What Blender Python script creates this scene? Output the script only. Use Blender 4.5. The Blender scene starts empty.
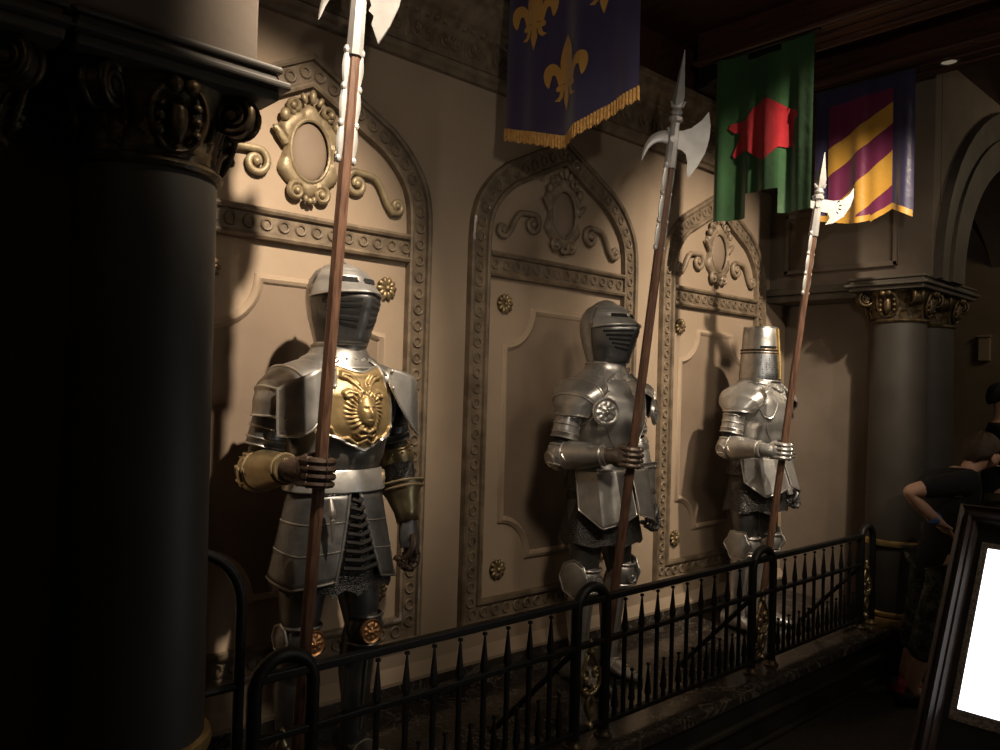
import bpy, bmesh, math, random
from mathutils import Vector, Matrix
random.seed(7)
SC = bpy.context.scene
COL = SC.collection
PI = math.pi
R = math.radians

# ------------------------------------------------------------------ materials
def new_mat(name):
    m = bpy.data.materials.new(name); m.use_nodes = True
    nt = m.node_tree; nt.nodes.clear()
    out = nt.nodes.new('ShaderNodeOutputMaterial'); b = nt.nodes.new('ShaderNodeBsdfPrincipled')
    nt.links.new(b.outputs[0], out.inputs[0])
    return m, nt, b

def noise(nt, scale, detail=4.0, rough=.55, dist=0.0, coord='Object'):
    tc = nt.nodes.new('ShaderNodeTexCoord'); n = nt.nodes.new('ShaderNodeTexNoise')
    n.inputs['Scale'].default_value = scale; n.inputs['Detail'].default_value = detail
    n.inputs['Roughness'].default_value = rough; n.inputs['Distortion'].default_value = dist
    nt.links.new(tc.outputs[coord], n.inputs['Vector'])
    return n

def ramp(nt, src, stops):
    r = nt.nodes.new('ShaderNodeValToRGB')
    while len(r.color_ramp.elements) < len(stops): r.color_ramp.elements.new(.5)
    for e, (p, c) in zip(r.color_ramp.elements, stops):
        e.position = p; e.color = (c, c, c, 1) if isinstance(c, (int, float)) else (*c, 1)
    nt.links.new(src, r.inputs[0])
    return r

def simple(name, c1, c2=None, rough=.5, metal=0.0, scale=8, bump=0.0, bscale=None, rvar=0.0, lo=.35, hi=.65, emis=None, estr=0, sheen=0, coat=0):
    m, nt, b = new_mat(name)
    c2 = c2 or c1
    n = noise(nt, scale)
    r = ramp(nt, n.outputs['Fac'], [(lo, c1), (hi, c2)])
    nt.links.new(r.outputs[0], b.inputs['Base Color'])
    b.inputs['Metallic'].default_value = metal
    b.inputs['Roughness'].default_value = rough
    if rvar:
        n2 = noise(nt, scale*1.7)
        rr = ramp(nt, n2.outputs['Fac'], [(.3, max(.02, rough-rvar)), (.7, rough+rvar)])
        nt.links.new(rr.outputs[0], b.inputs['Roughness'])
    if bump:
        n3 = noise(nt, bscale or scale*4)
        bp = nt.nodes.new('ShaderNodeBump'); bp.inputs['Strength'].default_value = bump; bp.inputs['Distance'].default_value = .01
        nt.links.new(n3.outputs['Fac'], bp.inputs['Height']); nt.links.new(bp.outputs[0], b.inputs['Normal'])
    if emis:
        b.inputs['Emission Color'].default_value = (*emis, 1); b.inputs['Emission Strength'].default_value = estr
    if coat:
        b.inputs['Coat Weight'].default_value = coat
    if sheen:
        b.inputs['Sheen Weight'].default_value = sheen
    return m

M = {}
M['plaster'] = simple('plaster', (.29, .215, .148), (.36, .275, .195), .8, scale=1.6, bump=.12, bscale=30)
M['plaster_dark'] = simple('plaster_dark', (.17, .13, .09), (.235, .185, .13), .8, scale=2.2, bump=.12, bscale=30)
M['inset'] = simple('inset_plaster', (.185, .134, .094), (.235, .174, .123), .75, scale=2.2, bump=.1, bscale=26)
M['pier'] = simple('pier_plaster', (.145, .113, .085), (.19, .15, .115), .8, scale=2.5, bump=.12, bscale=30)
M['mould'] = simple('antique_moulding', (.105, .076, .048), (.205, .153, .10), .6, scale=14, bump=.25, bscale=60, coat=.15)
M['gilt'] = simple('antique_gilt', (.15, .11, .06), (.36, .265, .14), .42, .6, scale=22, bump=.2, bscale=60)
M['tan'] = simple('tan_ornament', (.15, .11, .072), (.27, .205, .14), .5, scale=16, bump=.2, bscale=50, coat=.15)
M['gilt_pale'] = simple('worn_gilt_plaster', (.20, .152, .088), (.35, .278, .17), .45, .3, scale=16, bump=.2, bscale=50)
M['bronze'] = simple('dark_bronze', (.045, .032, .018), (.16, .11, .055), .42, .6, scale=20, bump=.25, bscale=60)
M['ring_gold'] = simple('brass_ring', (.46, .31, .11), (.60, .42, .17), .3, .7, scale=12)
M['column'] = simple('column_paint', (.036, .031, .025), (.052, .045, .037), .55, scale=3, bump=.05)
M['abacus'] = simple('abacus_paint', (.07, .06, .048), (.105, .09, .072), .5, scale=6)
M['steel'] = simple('worn_steel', (.40, .385, .365), (.63, .615, .585), .35, .76, scale=9, bump=.06, bscale=40, rvar=.09)
M['steel_aged'] = simple('aged_steel', (.24, .23, .215), (.47, .45, .42), .36, .8, scale=7, bump=.07, bscale=40, rvar=.1)
M['steel_dark'] = simple('dark_steel', (.12, .12, .12), (.22, .22, .215), .40, .82, scale=9, bump=.08, bscale=40, rvar=.1)
M['steel_edge'] = simple('bright_steel_trim', (.62, .60, .56), (.78, .76, .72), .3, .85, scale=20)
M['silver_white'] = simple('silvered_metal', (.44, .43, .415), (.56, .55, .53), .42, .5, scale=14, bump=.05)
M['brass_old'] = simple('old_brass_plate', (.27, .215, .12), (.42, .34, .2), .38, .9, scale=12, bump=.08, rvar=.1)
M['gold_relief'] = simple('gold_relief', (.27, .19, .085), (.42, .30, .145), .45, .6, scale=18, bump=.08)
M['copper'] = simple('copper_relief', (.55, .28, .12), (.75, .42, .2), .36, .85, scale=22, bump=.2)
M['leather'] = simple('gauntlet_leather', (.05, .032, .024), (.10, .065, .048), .45, .25, scale=30, bump=.2)
M['black_cloth'] = simple('black_arming_cloth', (.012, .011, .010), (.025, .022, .02), .85, scale=20)
M['black_gap'] = simple('dark_slit', (.004, .004, .004), None, .9)
M['iron'] = simple('black_iron', (.005, .0047, .0044), (.010, .009, .008), .5, .3, scale=18, bump=.05)
M['wood_beam'] = None
M['pole'] = None
M['floor'] = simple('dark_carpet_floor', (.028, .021, .016), (.05, .038, .028), .9, scale=30, bump=.2, bscale=120)
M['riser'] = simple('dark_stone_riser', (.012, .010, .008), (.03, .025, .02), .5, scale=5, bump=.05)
M['skin'] = simple('skin', (.52, .30, .21), (.58, .35, .25), .55, scale=12)
M['shirt'] = simple('black_shirt', (.006, .006, .008), (.012, .012, .014), .9, scale=20)
M['hair'] = simple('brown_hair', (.035, .02, .01), (.06, .036, .018), .6, scale=60, bump=.4)
M['lips'] = simple('lips', (.36, .16, .13), (.4, .19, .15), .5)
M['glove_steel'] = simple('browned_steel_glove', (.13, .10, .08), (.24, .19, .15), .4, .6, scale=24, bump=.15)
M['red'] = simple('red_shoe', (.42, .03, .03), (.5, .05, .04), .6)
M['shoe'] = simple('dark_red_shoe', (.01, .008, .008), (.30, .02, .025), .6, scale=9, lo=.5, hi=.56)
M['blue_band'] = simple('blue_wristband', (.06, .16, .42), (.08, .2, .5), .5)
M['olive'] = simple('olive_cloth', (.07, .055, .02), (.1, .08, .03), .9)
M['screen'] = simple('backlit_white_sheet', (.95, .97, 1), None, .5, emis=(.93, .97, 1.0), estr=3.0)
M['frame_wood'] = simple('dark_frame_wood', (.022, .012, .009), (.055, .03, .022), .5, scale=14, coat=.08)
M['mat_black'] = simple('black_mat', (.010, .010, .011), (.02, .02, .021), .3, scale=4, coat=.3)
M['mat_speckle'] = simple('speckled_mat', (.10, .085, .07), (.26, .23, .2), .5, scale=120, lo=.4, hi=.6)
M['fringe'] = simple('gold_fringe', (.36, .18, .045), (.52, .29, .08), .7, scale=60, bump=.6, bscale=160)
M['lamp'] = simple('dim_lamp_lens', (.5, .47, .42), None, .4, emis=(1, .85, .6), estr=.15)

def camo():
    m, nt, b = new_mat('camouflage_cloth')
    n = noise(nt, 18, 2)
    r = ramp(nt, n.outputs['Fac'], [(.40, (.02, .022, .018)), (.46, (.07, .07, .055)), (.54, (.035, .045, .03)), (.60, (.13, .13, .11))])
    r.color_ramp.interpolation = 'CONSTANT'
    nt.links.new(r.outputs[0], b.inputs['Base Color']); b.inputs['Roughness'].default_value = .9
    return m
M['camo'] = camo()

def wood(name, c1, c2, axis, rough=.45, scale=1.0):
    m, nt, b = new_mat(name)
    tc = nt.nodes.new('ShaderNodeTexCoord'); mp = nt.nodes.new('ShaderNodeMapping')
    s = [14*scale]*3; s[axis] = 1.2*scale
    mp.inputs['Scale'].default_value = s
    n = nt.nodes.new('ShaderNodeTexNoise'); n.inputs['Scale'].default_value = 3; n.inputs['Detail'].default_value = 6
    n.inputs['Distortion'].default_value = .6
    nt.links.new(tc.outputs['Object'], mp.inputs[0]); nt.links.new(mp.outputs[0], n.inputs['Vector'])
    r = ramp(nt, n.outputs['Fac'], [(.32, c1), (.68, c2)])
    nt.links.new(r.outputs[0], b.inputs['Base Color']); b.inputs['Roughness'].default_value = rough
    bp = nt.nodes.new('ShaderNodeBump'); bp.inputs['Strength'].default_value = .15; bp.inputs['Distance'].default_value = .005
    nt.links.new(n.outputs['Fac'], bp.inputs['Height']); nt.links.new(bp.outputs[0], b.inputs['Normal'])
    return m
M['wood_beam'] = wood('dark_red_beam', (.028, .010, .006), (.075, .028, .016), 1, .4)
M['pole'] = wood('walnut_shaft', (.07, .034, .022), (.17, .092, .058), 2, .42, 2)

def marble():
    m, nt, b = new_mat('dark_marble')
    n = noise(nt, 2.6, 8, .62, 1.6)
    r = ramp(nt, n.outputs['Fac'], [(.485, (.035, .028, .022)), (.5, (.17, .145, .115)), (.515, (.035, .028, .022)), (.72, (.06, .048, .038))])
    n2 = noise(nt, 9, 5, .6, 1.0)
    r2 = ramp(nt, n2.outputs['Fac'], [(.49, 0.0), (.5, .10), (.51, 0.0)])
    mx = nt.nodes.new('ShaderNodeMixRGB'); mx.blend_type = 'ADD'; mx.inputs[0].default_value = 1
    nt.links.new(r.outputs[0], mx.inputs[1]); nt.links.new(r2.outputs[0], mx.inputs[2])
    nt.links.new(mx.outputs[0], b.inputs['Base Color'])
    b.inputs['Roughness'].default_value = .16
    return m
M['marble'] = marble()

def satin(name, c1, c2):
    m, nt, b = new_mat(name)
    n = noise(nt, 4)
    r = ramp(nt, n.outputs['Fac'], [(.3, c1), (.7, c2)])
    nt.links.new(r.outputs[0], b.inputs['Base Color'])
    b.inputs['Roughness'].default_value = .3; b.inputs['Sheen Weight'].default_value = .2
    b.inputs['Coat Weight'].default_value = .5; b.inputs['Coat Roughness'].default_value = .22
    n3 = noise(nt, 14, 3)
    bp = nt.nodes.new('ShaderNodeBump'); bp.inputs['Strength'].default_value = .25; bp.inputs['Distance'].default_value = .012
    nt.links.new(n3.outputs['Fac'], bp.inputs['Height']); nt.links.new(bp.outputs[0], b.inputs['Normal'])
    return m
M['satin_navy'] = satin('navy_satin', (.026, .022, .06), (.042, .036, .09))
M['satin_green'] = satin('green_satin', (.018, .055, .02), (.032, .09, .032))
M['satin_red'] = satin('red_satin', (.26, .010, .016), (.38, .02, .026))
M['satin_plum'] = satin('plum_satin', (.10, .012, .045), (.15, .02, .07))
M['satin_gold'] = satin('gold_satin', (.42, .22, .03), (.55, .3, .05))
M['gold_thread'] = satin('gold_embroidery', (.35, .19, .045), (.46, .26, .065))

def mail():
    m, nt, b = new_mat('chain_mail')
    tc = nt.nodes.new('ShaderNodeTexCoord')
    v = nt.nodes.new('ShaderNodeTexVoronoi'); v.inputs['Scale'].default_value = 210
    nt.links.new(tc.outputs['Object'], v.inputs['Vector'])
    r = ramp(nt, v.outputs['Distance'], [(.0, (.006, .006, .007)), (.34, (.012, .012, .013)), (.6, (.12, .115, .11))])
    nt.links.new(r.outputs[0], b.inputs['Base Color'])
    b.inputs['Metallic'].default_value = .8; b.inputs['Roughness'].default_value = .4
    bp = nt.nodes.new('ShaderNodeBump'); bp.inputs['Strength'].default_value = .6; bp.inputs['Distance'].default_value = .004
    nt.links.new(v.outputs['Distance'], bp.inputs['Height']); nt.links.new(bp.outputs[0], b.inputs['Normal'])
    return m
M['mail'] = mail()
def perforated():
    m, nt, b = new_mat('perforated_steel')
    tc = nt.nodes.new('ShaderNodeTexCoord')
    v = nt.nodes.new('ShaderNodeTexVoronoi'); v.inputs['Scale'].default_value = 75; v.inputs['Randomness'].default_value = .35
    nt.links.new(tc.outputs['Object'], v.inputs['Vector'])
    r = ramp(nt, v.outputs['Distance'], [(.22, (.01, .012, .015)), (.32, (.40, .42, .44))])
    nt.links.new(r.outputs[0], b.inputs['Base Color'])
    b.inputs['Metallic'].default_value = 1; b.inputs['Roughness'].default_value = .33
    return m
M['perf'] = perforated()

# ------------------------------------------------------------------ mesh builder
class MB:
    def __init__(s): s.v = []; s.f = []
    def add(s, vs, fs):
        o = len(s.v); s.v += [tuple(p) for p in vs]; s.f += [tuple(i+o for i in f) for f in fs]; return s
    def box(s, c, size, rot=None):
        x, y, z = [k/2 for k in size]
        vs = [Vector((a*x, b*y, d*z)) for a in (-1, 1) for b in (-1, 1) for d in (-1, 1)]
        if rot is not None: vs = [rot @ p for p in vs]
        vs = [p+Vector(c) for p in vs]
        return s.add(vs, [(0, 1, 3, 2), (4, 6, 7, 5), (0, 4, 5, 1), (2, 3, 7, 6), (0, 2, 6, 4), (1, 5, 7, 3)])
    def bx(s, x0, x1, y0, y1, z0, z1):
        return s.box(((x0+x1)/2, (y0+y1)/2, (z0+z1)/2), (abs(x1-x0), abs(y1-y0), abs(z1-z0)))
    def rings(s, rs, closed=True, cap0=False, cap1=False, loop=False):
        n = len(rs[0]); vs = [p for r in rs for p in r]; fs = []
        m = len(rs)
        for i in range(m if loop else m-1):
            j = (i+1) % m
            for k in range(n if closed else n-1):
                l = (k+1) % n
                fs.append((i*n+k, i*n+l, j*n+l, j*n+k))
        if cap0: fs.append(tuple(range(n-1, -1, -1)))
        if cap1: fs.append(tuple((m-1)*n+k for k in range(n)))
        return s.add(vs, fs)
    def tube(s, pts, r, seg=10, caps=True, loop=False, flat=None):
        pts = [Vector(p) for p in pts]; n = len(pts)
        rr = r if isinstance(r, (list, tuple)) else [r]*n
        rs = []; prev = None
        for i, p in enumerate(pts):
            if loop: t = pts[(i+1) % n]-pts[i-1]
            else: t = pts[min(i+1, n-1)]-pts[max(i-1, 0)]
            if t.length < 1e-9: t = Vector((0, 0, 1))
            t.normalize()
            if prev is None:
                a = Vector((0, 0, 1)) if abs(t.z) < .9 else Vector((1, 0, 0))
                u = t.cross(a).normalized()
            else:
                u = (prev - t*prev.dot(t))
                u = u.normalized() if u.length > 1e-6 else t.orthogonal().normalized()
            prev = u; w = t.cross(u)
            q = rr[i]; q = q if isinstance(q, (tuple, list)) else (q, q)
            rs.append([p+u*(q[0]*math.cos(2*PI*k/seg))+w*(q[1]*math.sin(2*PI*k/seg)) for k in range(seg)])
        return s.rings(rs, True, caps and not loop, caps and not loop, loop)
    def lathe(s, prof, c=(0, 0, 0), rot=None, seg=28, cap=True):
        rs = []
        for r, z in prof:
            ring = [Vector((r*math.cos(2*PI*k/seg), r*math.sin(2*PI*k/seg), z)) for k in range(seg)]
            if rot is not None: ring = [rot @ p for p in ring]
            rs.append([p+Vector(c) for p in ring])
        return s.rings(rs, True, cap, cap)
    def ell(s, c, r, rot=None, seg=14, n=9):
        prof = []
        rs = []
        for i in range(n+1):
            a = -PI/2+PI*i/n
            a = max(-PI/2+.02, min(PI/2-.02, a))
            ring = [Vector((r[0]*math.cos(a)*math.cos(2*PI*k/seg), r[1]*math.cos(a)*math.sin(2*PI*k/seg), r[2]*math.sin(a))) for k in range(seg)]
            if rot is not None: ring = [rot @ p for p in ring]
            rs.append([p+Vector(c) for p in ring])
        return s.rings(rs, True, True, True)
    def torus(s, c, R_, r, rot=None, seg=16, cs=6):
        rs = []
        for i in range(seg):
            a = 2*PI*i/seg
            ring = []
            for k in range(cs):
                b = 2*PI*k/cs
                p = Vector(((R_+r*math.cos(b))*math.cos(a), (R_+r*math.cos(b))*math.sin(a), r*math.sin(b)))
                if rot is not None: p = rot @ p
                ring.append(p+Vector(c))
            rs.append(ring)
        return s.rings(rs, True, loop=True)
    def prism(s, poly, fn, d0, d1):
        # poly: list of (a, b); fn(a, b, d) -> 3D
        n = len(poly)
        vs = [fn(a, b, d0) for a, b in poly]+[fn(a, b, d1) for a, b in poly]
        fs = [tuple(range(n-1, -1, -1)), tuple(range(n, 2*n))]
        for i in range(n):
            j = (i+1) % n; fs.append((i, j, n+j, n+i))
        return s.add(vs, fs)
    def grid(s, fn, nu, nv):
        vs = [fn(i/nu, j/nv) for i in range(nu+1) for j in range(nv+1)]
        fs = [(i*(nv+1)+j, (i+1)*(nv+1)+j, (i+1)*(nv+1)+j+1, i*(nv+1)+j+1) for i in range(nu) for j in range(nv)]
        return s.add(vs, fs)
    def xf(s, mat):
        s.v = [tuple(mat @ Vector(p)) for p in s.v]; return s
    def build(s, name, mat, parent=None, smooth=True, bevel=0, solid=0, sub=0, tri=False, angle=40, label=None):
        me = bpy.data.meshes.new(name); me.from_pydata(s.v, [], s.f); me.update()
        bm = bmesh.new(); bm.from_mesh(me)
        bmesh.ops.remove_doubles(bm, verts=bm.verts, dist=1e-6)
        bmesh.ops.recalc_face_normals(bm, faces=bm.faces)
        big = [f for f in bm.faces if len(f.verts) > 4 and tri]
        if big: bmesh.ops.triangulate(bm, faces=big)
        bm.to_mesh(me); bm.free()
        o = bpy.data.objects.new(name, me); COL.objects.link(o)
        me.materials.append(M[mat] if isinstance(mat, str) else mat)
        if smooth:
            for p in me.polygons: p.use_smooth = True
            try: me.set_sharp_from_angle(angle=R(angle))
            except Exception: pass
        if parent is not None: o.parent = parent
        if solid:
            md = o.modifiers.new('solid', 'SOLIDIFY'); md.thickness = solid; md.offset = -1
        if bevel:
            md = o.modifiers.new('bevel', 'BEVEL'); md.width = bevel; md.segments = 2; md.limit_method = 'ANGLE'
        if sub:
            md = o.modifiers.new('sub', 'SUBSURF'); md.levels = sub; md.render_levels = sub
        if label: o['label'] = label
        return o

def tag(o, label, cat, group=None):
    o['label'] = label; o['category'] = cat
    if group: o['group'] = group
    return o
def thing(name, label, cat, loc=(0, 0, 0), rz=0, group=None):
    o = bpy.data.objects.new(name, None); COL.objects.link(o)
    o.empty_display_size = .1
    o.location = loc; o.rotation_euler = (0, 0, rz)
    return tag(o, label, cat, group)
def struct(o): o['kind'] = 'structure'; return o
def dup_obj(o, parent=None):
    c = o.copy(); COL.objects.link(c); c.parent = parent
    return c
def dup_tree(o, parent=None):
    c = dup_obj(o, parent)
    for ch in list(o.children): dup_tree(ch, c)
    return c
def rotX(a): return Matrix.Rotation(a, 3, 'X')
def rotY(a): return Matrix.Rotation(a, 3, 'Y')
def rotZ(a): return Matrix.Rotation(a, 3, 'Z')
def align(d):
    return Vector((0, 0, 1)).rotation_difference(Vector(d).normalized()).to_matrix()
def arcpts(c, r, a0, a1, n, fn):
    return [fn(c[0]+r*math.cos(a0+(a1-a0)*i/n), c[1]+r*math.sin(a0+(a1-a0)*i/n)) for i in range(n+1)]
def spiral(c, r0, r1, a0, turns, n):
    out = []
    for i in range(n+1):
        t = i/n; r = r0+(r1-r0)*t; a = a0+turns*2*PI*t
        out.append((c[0]+r*math.cos(a), c[1]+r*math.sin(a)))
    return out
def catmull(P, n=6):
    P = [Vector(p) for p in P]; out = []
    for i in range(len(P)-1):
        p0 = P[max(i-1, 0)]; p1 = P[i]; p2 = P[i+1]; p3 = P[min(i+2, len(P)-1)]
        for k in range(n):
            t = k/n
            out.append(.5*((2*p1)+(p2-p0)*t+(2*p0-5*p1+4*p2-p3)*t*t+(3*p1-p0-3*p2+p3)*t**3))
    out.append(P[-1]); return out

# ------------------------------------------------------------------ camera (stands in the hall, eye 1.67 m above the hall floor)
WV = 2.867            # plane of the panelled wall
f_px, VP, ROLL, EYE = 800.0, (1370.0, 415.0), .029, 1.37
c_, s_ = math.cos(ROLL), math.sin(ROLL)
dx, dy = VP[0]-500, VP[1]-375
lx, ly = c_*dx+s_*dy, -s_*dx+c_*dy
tilt = math.atan2(ly, f_px)
fw = f_px*math.cos(tilt)+ly*math.sin(tilt)
head = math.atan2(lx, fw)
Fl = Vector((math.cos(head), math.sin(head), 0)); Rt = Vector((math.sin(head), -math.cos(head), 0)); Up = Vector((0, 0, 1))
Fw = Fl*math.cos(tilt)+Up*math.sin(tilt); U2 = Up*math.cos(tilt)-Fl*math.sin(tilt)
CX = Rt*c_+U2*s_; CY = U2*c_-Rt*s_
cam_d = bpy.data.cameras.new('camera'); cam = bpy.data.objects.new('camera', cam_d); COL.objects.link(cam)
cam_d.sensor_width = 36; cam_d.lens = f_px*36/1000; cam_d.clip_start = .05
cam.matrix_world = Matrix(((CX.x, CY.x, -Fw.x, 0), (CX.y, CY.y, -Fw.y, 0), (CX.z, CY.z, -Fw.z, EYE), (0, 0, 0, 1)))
SC.camera = cam

# ------------------------------------------------------------------ the setting
FZ = -.30             # hall floor
CEIL = 3.5
struct(MB().bx(-3, 10, -4, 5.5, FZ-.1, FZ).build('floor', 'floor', smooth=False))
struct(MB().bx(-3, 10, -4, 5.5, CEIL, CEIL+.1).build('ceiling', 'wood_beam', smooth=False))
struct(MB().bx(.3, 5.6, WV, WV+.12, FZ, CEIL).build('wall_back', 'plaster', smooth=False))
# left pier and right pier: lower wall set back below the ledge, upper block above it
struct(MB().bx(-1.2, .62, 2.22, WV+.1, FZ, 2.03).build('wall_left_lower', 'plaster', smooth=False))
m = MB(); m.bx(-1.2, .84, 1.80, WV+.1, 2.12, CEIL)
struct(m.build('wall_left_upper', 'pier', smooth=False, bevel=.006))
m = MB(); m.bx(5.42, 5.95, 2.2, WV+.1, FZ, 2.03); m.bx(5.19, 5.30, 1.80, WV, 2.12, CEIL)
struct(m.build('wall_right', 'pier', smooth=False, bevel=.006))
# sunk panel moulding on the upper block of the right end wall
m = MB()
for (a, b, c, d) in ((2.0, 2.75, 2.22, 2.25), (2.0, 2.75, 2.60, 2.63), (2.0, 2.03, 2.22, 2.63), (2.72, 2.75, 2.22, 2.63)):
    m.bx(5.165, 5.20, a, b, c, d)
struct(m.build('trim_4', 'pier', smooth=False, bevel=.005))
# ledges carried round the piers at abacus height
m = MB()
m.bx(5.15, 5.95, 2.24, WV, 2.03, 2.075); m.bx(5.12, 5.95, 2.24, WV, 2.075, 2.12)
struct(m.build('trim_1', 'abacus', smooth=False, bevel=.006))
m = MB()
m.bx(-1.2, .84, 2.24, WV, 2.03, 2.075); m.bx(-1.2, .87, 2.24, WV, 2.075, 2.12)
struct(m.build('trim_2', 'abacus', smooth=False, bevel=.006))
# neighbouring bay at the right: arched front wall, its soffit, side and back walls
m = MB(); N = 28; acx, acz, arx, arz = 7.1, 2.12, 1.50, 1.05
arc = [(acx-arx*math.cos(PI*i/N), acz+arz*math.sin(PI*i/N)) for i in range(N+1)]
top = [(5.30+(8.9-5.30)*i/N, CEIL) for i in range(N+1)]
for v in (1.80, 2.4):
    m.rings([[Vector((x, v, z)) for x, z in arc], [Vector((x, v, z)) for x, z in top]], closed=False)
m.rings([[Vector((x, 1.80, z)) for x, z in arc], [Vector((x, 2.4, z)) for x, z in arc]], closed=False)
m.add([(5.3, 1.8, 2.12), (arc[0][0], 1.8, 2.12), (5.3, 1.8, CEIL)], [(0, 1, 2)])
m.add([(5.3, 1.8, 2.12), (arc[0][0], 1.8, 2.12), (arc[0][0], 2.4, 2.12), (5.3, 2.4, 2.12)], [(0, 1, 2, 3)])
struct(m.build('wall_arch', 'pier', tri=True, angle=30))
m = MB()
for (k0, k1, y0) in ((1.0, 1.14, .05), (1.14, 1.24, .03), (1.24, 1.27, .055)):
    a0 = [Vector((acx-arx*k0*math.cos(PI*i/N), 1.80-y0, acz+arz*(k0+.3*(k0-1))*math.sin(PI*i/N))) for i in range(N+1)]
    a1 = [Vector((acx-arx*k1*math.cos(PI*i/N), 1.80-y0, acz+arz*(k1+.3*(k1-1))*math.sin(PI*i/N))) for i in range(N+1)]
    b0 = [Vector((p.x, 1.81, p.z)) for p in a0]; b1 = [Vector((p.x, 1.81, p.z)) for p in a1]
    m.rings([b0, a0, a1, b1], closed=False)
struct(m.build('trim_5', 'abacus', angle=30))
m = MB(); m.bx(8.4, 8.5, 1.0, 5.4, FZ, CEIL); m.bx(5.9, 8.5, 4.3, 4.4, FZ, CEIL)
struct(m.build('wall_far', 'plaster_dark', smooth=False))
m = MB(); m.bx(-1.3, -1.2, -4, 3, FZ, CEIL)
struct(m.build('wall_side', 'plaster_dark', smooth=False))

# platform (raised marble stage) with dark riser
struct(MB().bx(.45, 5.45, 1.95, WV, -.05, 0).build('floor_platform', 'marble', smooth=False, bevel=.008))
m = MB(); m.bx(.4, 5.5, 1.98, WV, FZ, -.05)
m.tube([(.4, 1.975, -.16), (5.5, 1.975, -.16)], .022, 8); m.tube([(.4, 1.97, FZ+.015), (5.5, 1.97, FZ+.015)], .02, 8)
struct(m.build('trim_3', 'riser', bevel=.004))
# stone skirting along the foot of the panelled wall
m = MB(); m.bx(.5, 5.45, WV-.035, WV+.01, 0, .085)
struct(m.build('baseboard_back', 'marble', smooth=False, bevel=.006))
m = MB()
prof = [(0, .085), (.040, .085), (.042, .10), (.03, .11), (.022, .125), (.008, .14), (0, .15)]
m.rings([[Vector((u, WV-y, z)) for y, z in prof] for u in (.5, 5.45)], closed=False)
struct(m.build('trim_6', 'plaster', angle=30))

# cornice along the head of the wall
prof = [(0, 2.80), (.03, 2.80), (.035, 2.82), (.05, 2.83), (.055, 2.85), (.04, 2.865), (.04, 2.995), (.055, 3.005),
        (.07, 3.02), (.085, 3.03), (.085, 3.05), (.10, 3.06), (.125, 3.09), (.135, 3.105), (.135, 3.135), (.15, 3.145), (.15, 3.17), (0, 3.17)]
m = MB(); m.rings([[Vector((u, WV-y, z)) for y, z in prof] for u in (.84, 5.19)], closed=False)
orn = MB(); k = 0; u = .95
while u < 5.15:
    for sg in (-1, 1):
        sp = spiral((u+sg*.032, 2.93), .032, .008, PI/2 if sg < 0 else PI/2, 1.4*sg, 18)
        m.tube([(x, WV-.045, z) for x, z in sp], .007, 5)
    m.ell((u+.08, WV-.042, 2.93), (.016, .01, .045), seg=8, n=6)
    for i in range(3): m.ell((u+.02+i*.05, WV-.06, 3.012), (.018, .018, .014), seg=8, n=5)
    u += .16
struct(m.build('trim_7', 'mould', angle=35))
struct(MB().bx(.84, 5.19, WV-.01, WV+.02, 3.17, CEIL).build('trim_8', 'wood_beam', smooth=False))

# ------------------------------------------------------------------ arched wall panels
def offset_poly(P, d, closed=True):
    n = len(P); out = []
    for i in range(n):
        p0 = Vector(P[i-1]); p1 = Vector(P[i]); p2 = Vector(P[(i+1) % n])
        t1 = (p1-p0).normalized(); t2 = (p2-p1).normalized()
        n1 = Vector((t1.y, -t1.x)); n2 = Vector((t2.y, -t2.x))
        b = (n1+n2); b.normalize()
        k = max(.35, b.dot(n1))
        out.append(p1+b*(d/k))
    return out
def arch_outline(hw):
    # centre line of the moulding, walked counter-clockwise from bottom left
    right = [(hw, .31), (hw, 2.06)]
    c = catmull([(hw, 2.06), (hw*.985, 2.17), (hw*.93, 2.265), (hw*.80, 2.36), (hw*.66, 2.425)], 4)[1:]
    right += [(p.x, p.y) for p in c]
    right.append((0, 2.615))
    left = [(-x, z) for x, z in reversed(right[:-1])]
    return right+left
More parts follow.
